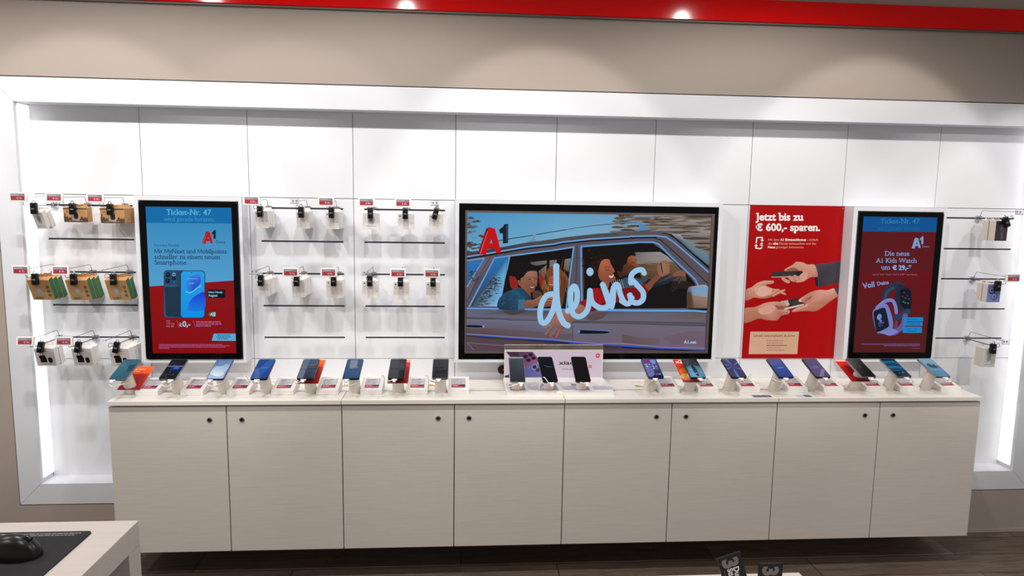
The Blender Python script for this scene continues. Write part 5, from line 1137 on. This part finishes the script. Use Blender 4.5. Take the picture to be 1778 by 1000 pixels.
for i, (x, wp, fr, words, cs, sg, card, bump) in enumerate(STANDS):
    st = thing('phone_stand', 'cream phone stand holding the %s' % words, 'phone stand', (x, -0.318, CT), 'cream phone stands on the counter')
    link('pedestal', pedestal(-0.048), st)
    c0 = PB + DIRU * 0.079 - NRM * 0.0084          # middle of the phone's back
    pk = link('puck', puck(), st, (0, c0.y + 0.318 + NRM.y * -0.0130, c0.z - CT - NRM.z * 0.0130), (TILT, 0, 0))
    cb = link('cable', cable(cs, sg), st, (0, 0.318, -CT))
    link('plug', plug_mesh(), cb, (0.006 * sg if cs != 'cross' else -0.018 * sg, -0.4462, 1.0003), (TILT, 0, 0))
    phone('%s, %s' % (words, PLACE[i]) if len((words + PLACE[i]).split()) <= 15 else '%s, %s' % (words, PLACE[i].split(',')[-1].strip()), wp, fr, (x, PB.y, PB.z), TILT, bump=bool(bump))
    if card:
        me, pm, w = card_mesh(card)
        bot, top = (Vector((0, -0.362, 0.935)), Vector((0, -0.212, 1.002))) if card == 'low' else (Vector((0, -0.405, 0.972)), Vector((0, -0.232, 1.040)))
        ct = thing('backing_card', {'low': 'orange and dark red promotional card under the leftmost phone', 'orange': 'orange and dark red promotional card behind the fifth phone from left',
                                    'flame': 'bright orange picture card behind the phone showing blue smoke'}.get(card, 'red promotional card behind the %s' % words), 'card', (x + (0.004 if x < 2 else -0.012), bot.y, bot.z), 'cards behind phones',
                   (-(math.pi / 2 - math.atan2(top.z - bot.z, top.y - bot.y)), 0, 0))
        sh = link('sheet', me, ct); link('printed_face', pm, ct, (-w / 2, -0.0002, 0))
    tg = thing('price_display', 'white desktop price display right of the %s' % words, 'price display', (TAGX[i], -0.3615, CT), 'white price displays on the counter')
    link('case', tag_case(), tg)
    link('price_screen', tag_screen(i % 4), tg, (-0.032, 0.0195, 0.0272), (-(math.pi / 2 - math.atan2(0.0285, 0.123)), 0, 0), 'grey and red screen')

# ---- energy label sheets behind the stands and the stickers on the counter edge
def leaflet(label, x, y, yaw, bars, s, w=0.07, l=0.12):
    t = thing('energy_sheet', label, 'leaflet', (x, y, CT - 0.0194), 'paper sheets on the counter', (0, 0, yaw))
    MB().box(-w / 2, w / 2, -l / 2, l / 2, 0.0002, 0.0008).obj('sheet', mat('paper_white', (236, 234, 230), 0.6), t)
    q = Pic(w, l, [(0, 0), (70, 0), (70, 120), (0, 120)])
    if bars:
        for k, c in enumerate(((60, 150, 70), (140, 190, 60), (236, 214, 50), (240, 160, 50), (226, 90, 50))): q.add([(6, 84 + k * 7), (24 + k * 6, 84 + k * 7), (28 + k * 6, 87 + k * 7), (24 + k * 6, 90 + k * 7), (6, 90 + k * 7)], c)
    for k in range(8 if not bars else 4): q.scribble(6, 10 + k * 12, 54, 3, (150, 148, 152), seed=s + k)
    q.obj('printed_text', PRINT, t, (-w / 2, -l / 2, 0.001), (-math.pi / 2, 0, 0))
for lab, x, y, yaw, bars, s in (('white sheet with colour bars behind the second and third phones', 0.695, -0.10, 0.0, 1, 70), ('white sheet with colour bars behind the third and fourth phones', 0.884, -0.085, 0.0, 1, 80), ('white sheet with colour bars behind the fourth and fifth phones', 1.128, -0.09, 0.0, 1, 90),
        ('white sheet with colour bars behind the slate-screened phone\'s price display', 1.49, -0.09, 0.0, 1, 100), ('white sheet with colour bars behind the last phone before the promotion stand', 1.90, -0.09, 0.0, 1, 110), ('white sheet with colour bars left of the phone with app icons', 2.93, -0.12, 0.0, 1, 120),
        ('printed white sheet behind the phone showing a starburst', 3.36, -0.095, 0.15, 0, 130), ('printed white sheet left of the royal blue phone', 3.53, -0.10, 0.15, 0, 140), ('printed white sheet between the blue smoke and app icon phones', 3.10, -0.09, 0.1, 0, 150)):
    leaflet(lab, x, y, yaw, bars, s)
def sticker(label, x0, x1, cols, s):
    t = thing('counter_sticker', label, 'sticker', ((x0 + x1) / 2, -0.4225, CT), 'stickers on the counter edge'); w = x1 - x0
    MB().box(-w / 2, w / 2, -0.018, 0.018, 0.0001, 0.0005).obj('film', mat('paper_white', (236, 234, 230), 0.6), t)
    q = Pic(w, 0.036, [(0, 0), (100, 0), (100, 40), (0, 40)])
    for k, c in enumerate(cols): q.rect(k * 100 / len(cols), 0, (k + 1) * 100 / len(cols) - 2, 40, c); q.ell((k + 0.5) * 100 / len(cols), 20, 34 / len(cols), 12, mix(c, (190, 110, 100) if s == 1 and k == 0 else (230, 232, 240), 0.35), 12)
    q.obj('printed_face', PRINT, t, (-w / 2, -0.018, 0.0006), (-math.pi / 2, 0, 0))
sticker('pair of dark blue picture stickers on the counter edge below the poster', 3.392, 3.482, [(58, 88, 150), (44, 62, 96)], 1)
sticker('pale and navy sticker strip on the counter edge below the mauve phone', 3.606, 3.708, [(178, 190, 220), (48, 56, 104), (206, 206, 226)], 2)

# ---- central promotion stand with three phones
ps = thing('promotion_stand', 'white promotion stand with lilac back panel in front of the television', 'display stand', (2.495, -0.25, CT))
m = MB(); m.prism(rrect(-0.252, 0.252, -0.147, 0.143, 0.008, 4), 0.0, 0.012, 'xy'); m.obj('base', WHITEP, ps)
bp = MB().box(-0.2475, 0.2475, 0.134, 0.1415, 0.012, 0.181, 0.0008).obj('back_panel', WHITEP, ps)
m = MB(); m.frame(-0.2475, 0.2475, 0.0125, 0.1565, (0.0035, 0.0035, 0.002, 0.003), 0.1322, 0.1342); m.obj('rim', WHITEP, bp)
MB().box(-0.2475, 0.2475, 0.1315, 0.1338, 0.1575, 0.181, 0.0004).obj('metal_strip', STEEL, ps)
q = Pic(0.488, 0.139, [(877, 611.5), (1047, 611.5), (1047, 658), (877, 658)])
g1 = crop(860, 590, 7.73)
q.rect(870, 605, 1052, 662, (206, 192, 212)); q.add(g1([(125, 145), (1455, 140), (1455, 185), (125, 185)]), (212, 208, 204))
q.add(g1([(140, 186), (500, 186), (590, 290), (560, 340), (400, 385), (300, 330)]), [(70, 40, 66), (110, 66, 104), (140, 84, 128), (150, 92, 136), (112, 66, 106), (84, 50, 84)])
q.add(g1([(140, 186), (300, 188), (340, 280), (260, 310)]), (64, 38, 60)); q.add(g1([(400, 385), (560, 330), (640, 420), (660, 520), (400, 525), (390, 430)]), [(90, 92, 160), (100, 106, 176), (108, 116, 186), (104, 110, 176), (80, 82, 140), (84, 84, 150)])
for x_, y_, r_ in ((403, 250, 32), (475, 226, 32), (515, 268, 32), (445, 296, 32)): q.ell(*g1([(x_, y_)])[0], r_ / 7.73, r_ * 0.72 / 7.73, (40, 26, 42)); q.ell(*g1([(x_, y_)])[0], r_ / 15, r_ / 20, (18, 12, 22))
q.ell(*g1([(530, 385)])[0], 5.4, 5.2, (130, 136, 190)); q.ell(*g1([(530, 385)])[0], 3.6, 3.2, (38, 36, 62)); q.ell(*g1([(572, 425)])[0], 3.6, 3.2, (60, 56, 80)); q.add(g1([(130, 500), (190, 485), (190, 528), (130, 530)]), (60, 50, 70))
q.text('xiaomi', *g1([(860, 355)])[0], w=44, size=9.6, col=(44, 38, 46), bold=0.02); q.text('Höhle der', *g1([(905, 424)])[0], w=19, col=(110, 100, 116))
def emblem(x_, y_, r_): q.add([(x_ + (a - 50) / 50 * r_, y_ + (b - 50) / 50 * r_) for a, b in rrect(0, 100, 0, 100, 34, 4)][::-1], (206, 34, 44)); q.stroke([(x_ - r_ * 0.5, y_ + r_ * 0.35), (x_ - r_ * 0.5, y_ - r_ * 0.3), (x_ + r_ * 0.1, y_ - r_ * 0.3), (x_ + r_ * 0.1, y_ + r_ * 0.35)], r_ * 0.22, (236, 190, 196)); q.stroke([(x_ - r_ * 0.2, y_), (x_ - r_ * 0.2, y_ + r_ * 0.35)], r_ * 0.2, (236, 190, 196)); q.stroke([(x_ + r_ * 0.5, y_ - r_ * 0.3), (x_ + r_ * 0.5, y_ + r_ * 0.35)], r_ * 0.22, (236, 190, 196))
emblem(1039.2, 620.6, 3.6); emblem(1026.4, 639.2, 2.5)
q.stroke(g1([(1245, 320), (1260, 320)]), 0.5, (70, 60, 70))
q.obj('printed_panel', PRINT, bp, (-0.244, 0.1336, 0.0142), eps=1.2e-5)
for k in range(3):
    xx = (-0.150, 0.005, 0.155)[k]
    q = Pic(0.10, 0.075, [(0, 0), (100, 0), (100, 75), (0, 75)]); q.rect(0, 0, 100, 75, (226, 224, 232)); q.rect(0, 20, 100, 75, (202, 200, 212)); q.scribble(18, 7, 50, 4, (80, 76, 84), seed=k)
    for r in range(5): q.scribble(8, 26 + r * 9, 80, 3, (160, 158, 170), seed=k * 9 + r)
    q.obj('info_card', PRINT, ps, (xx - 0.02 + 0.03, -0.09, 0.0123), (-math.pi / 2, 0, 0))
    q = Pic(0.074, 0.11, [(0, 0), (10, 0), (10, 10), (0, 10)]); q.rect(0, 0, 10, 10, (150, 148, 156)); q.obj('grey_mat', PRINT, ps, (xx - 0.0865 + (0.004, 0.004, 0.002)[k], -0.095, 0.0122), (-math.pi / 2, 0, 0))
lm = MB(); lm.rings([((0, 0, 0), 0.0125, 0.0105), ((0, 0, 0.0012), 0.0125, 0.0105)], 20); lm.obj('light_emblem', mat('amber_light', (255, 176, 90), 0.5, emit=1.6), ps, loc=(-0.006, -0.1335, 0.012))
lm = MB(); lm.rings([((0, 0, 0), 0.0062, 0.0045), ((0, 0, 0.0006), 0.0062, 0.0045)], 14); lm.obj('light_core', mat('warm_white_light', (255, 244, 220), 0.5, emit=1.8), ps, loc=(-0.006, -0.1335, 0.0132))
for k, (px_, wp, words, yaw, roll) in enumerate(((2.2935, 'plain', 'left smartphone on the promotion stand, pale grey screen', 0.0, 0.0), (2.446, 'dim', 'middle smartphone on the promotion stand, dark with blue streak', 0.17, 0.03), (2.598, 'off', 'right smartphone on the promotion stand, black screen', 0.09, 0.03))):
    st = thing('security_pedestal', '%s short pedestal with red light on the promotion stand' % ('left', 'middle', 'right')[k], 'phone stand', (px_ + (0.002, 0.0, 0.002)[k], -0.318, CT + 0.0125), 'short pedestals on the promotion stand')
    m = MB(); m.rings([((0, 0, 0), 0.024, 0.021), ((0, 0, 0.002), 0.0245, 0.0215), ((0, -0.008, 0.03), 0.0225, 0.019), ((0, -0.019, 0.066, 0.013), 0.0205, 0.017)], 26); m.obj('pedestal', WHITEP, st, True)
    m = MB(); m.box(-0.003, 0.003, -0.0285, -0.0245, 0.012, 0.0165, 0.0006); m.obj('status_light', mat('red_light', (255, 50, 40), 0.4, emit=1.6), st)
    tl = math.radians(38); bt = Vector((px_, -0.392, 0.972))
    phone(words, wp, PF_DARK if k else PF_SILVER, tuple(bt), tl, yaw, roll, w=0.072, l=0.150, bump=False, group='phones on the promotion stand')
    m = MB(); pts = ([(0.0, -0.080, 0.046), (-0.03, -0.088, 0.038), (-0.045, -0.07, 0.03), (-0.03, -0.03, 0.018), (-0.018, 0.0, 0.014)] if k == 0 else [(-0.01, -0.078, 0.046), (-0.03, -0.06, 0.07), (-0.042, -0.04, 0.055), (-0.05, -0.045, 0.014), (-0.04, -0.02, 0.004), (-0.02, 0.0, 0.008)] if k == 1 else [(0.0, -0.08, 0.046), (-0.02, -0.07, 0.05), (-0.03, -0.03, 0.05), (-0.014, 0.0, 0.03)])
    cb = MB().tube(smooth_pts(pts, False, 5), 0.0022, 8).obj('cable', WHITEP, st, True)
    link('plug', plug_mesh(), cb, (pts[0][0] + 0.012, -0.078, 0.0485), (tl, 0, yaw))
# round black sensor on the panel beside the stand
sn = thing('wall_sensor', 'round black sensor with red dot on the panel left of the promotion stand', 'sensor', (2.2433, -0.0005, 0.9364))
m = MB(); m.rings([((0, 0, 0), 0.022, 0.022), ((0, 0, 0.010), 0.022, 0.022), ((0, 0, 0.013), 0.019, 0.019)], 28); m.tf(Matrix.Rotation(math.pi / 2, 4, 'X')); m.obj('housing', BLACK, sn, True)
m = MB(); m.rings([((0.004, 0, 0.0131), 0.0035, 0.0035), ((0.004, 0, 0.0138), 0.0033, 0.0033)], 12); m.tf(Matrix.Rotation(math.pi / 2, 4, 'X')); m.obj('status_light', mat('dim_red_light', (220, 40, 36), 0.4, emit=0.5), sn)
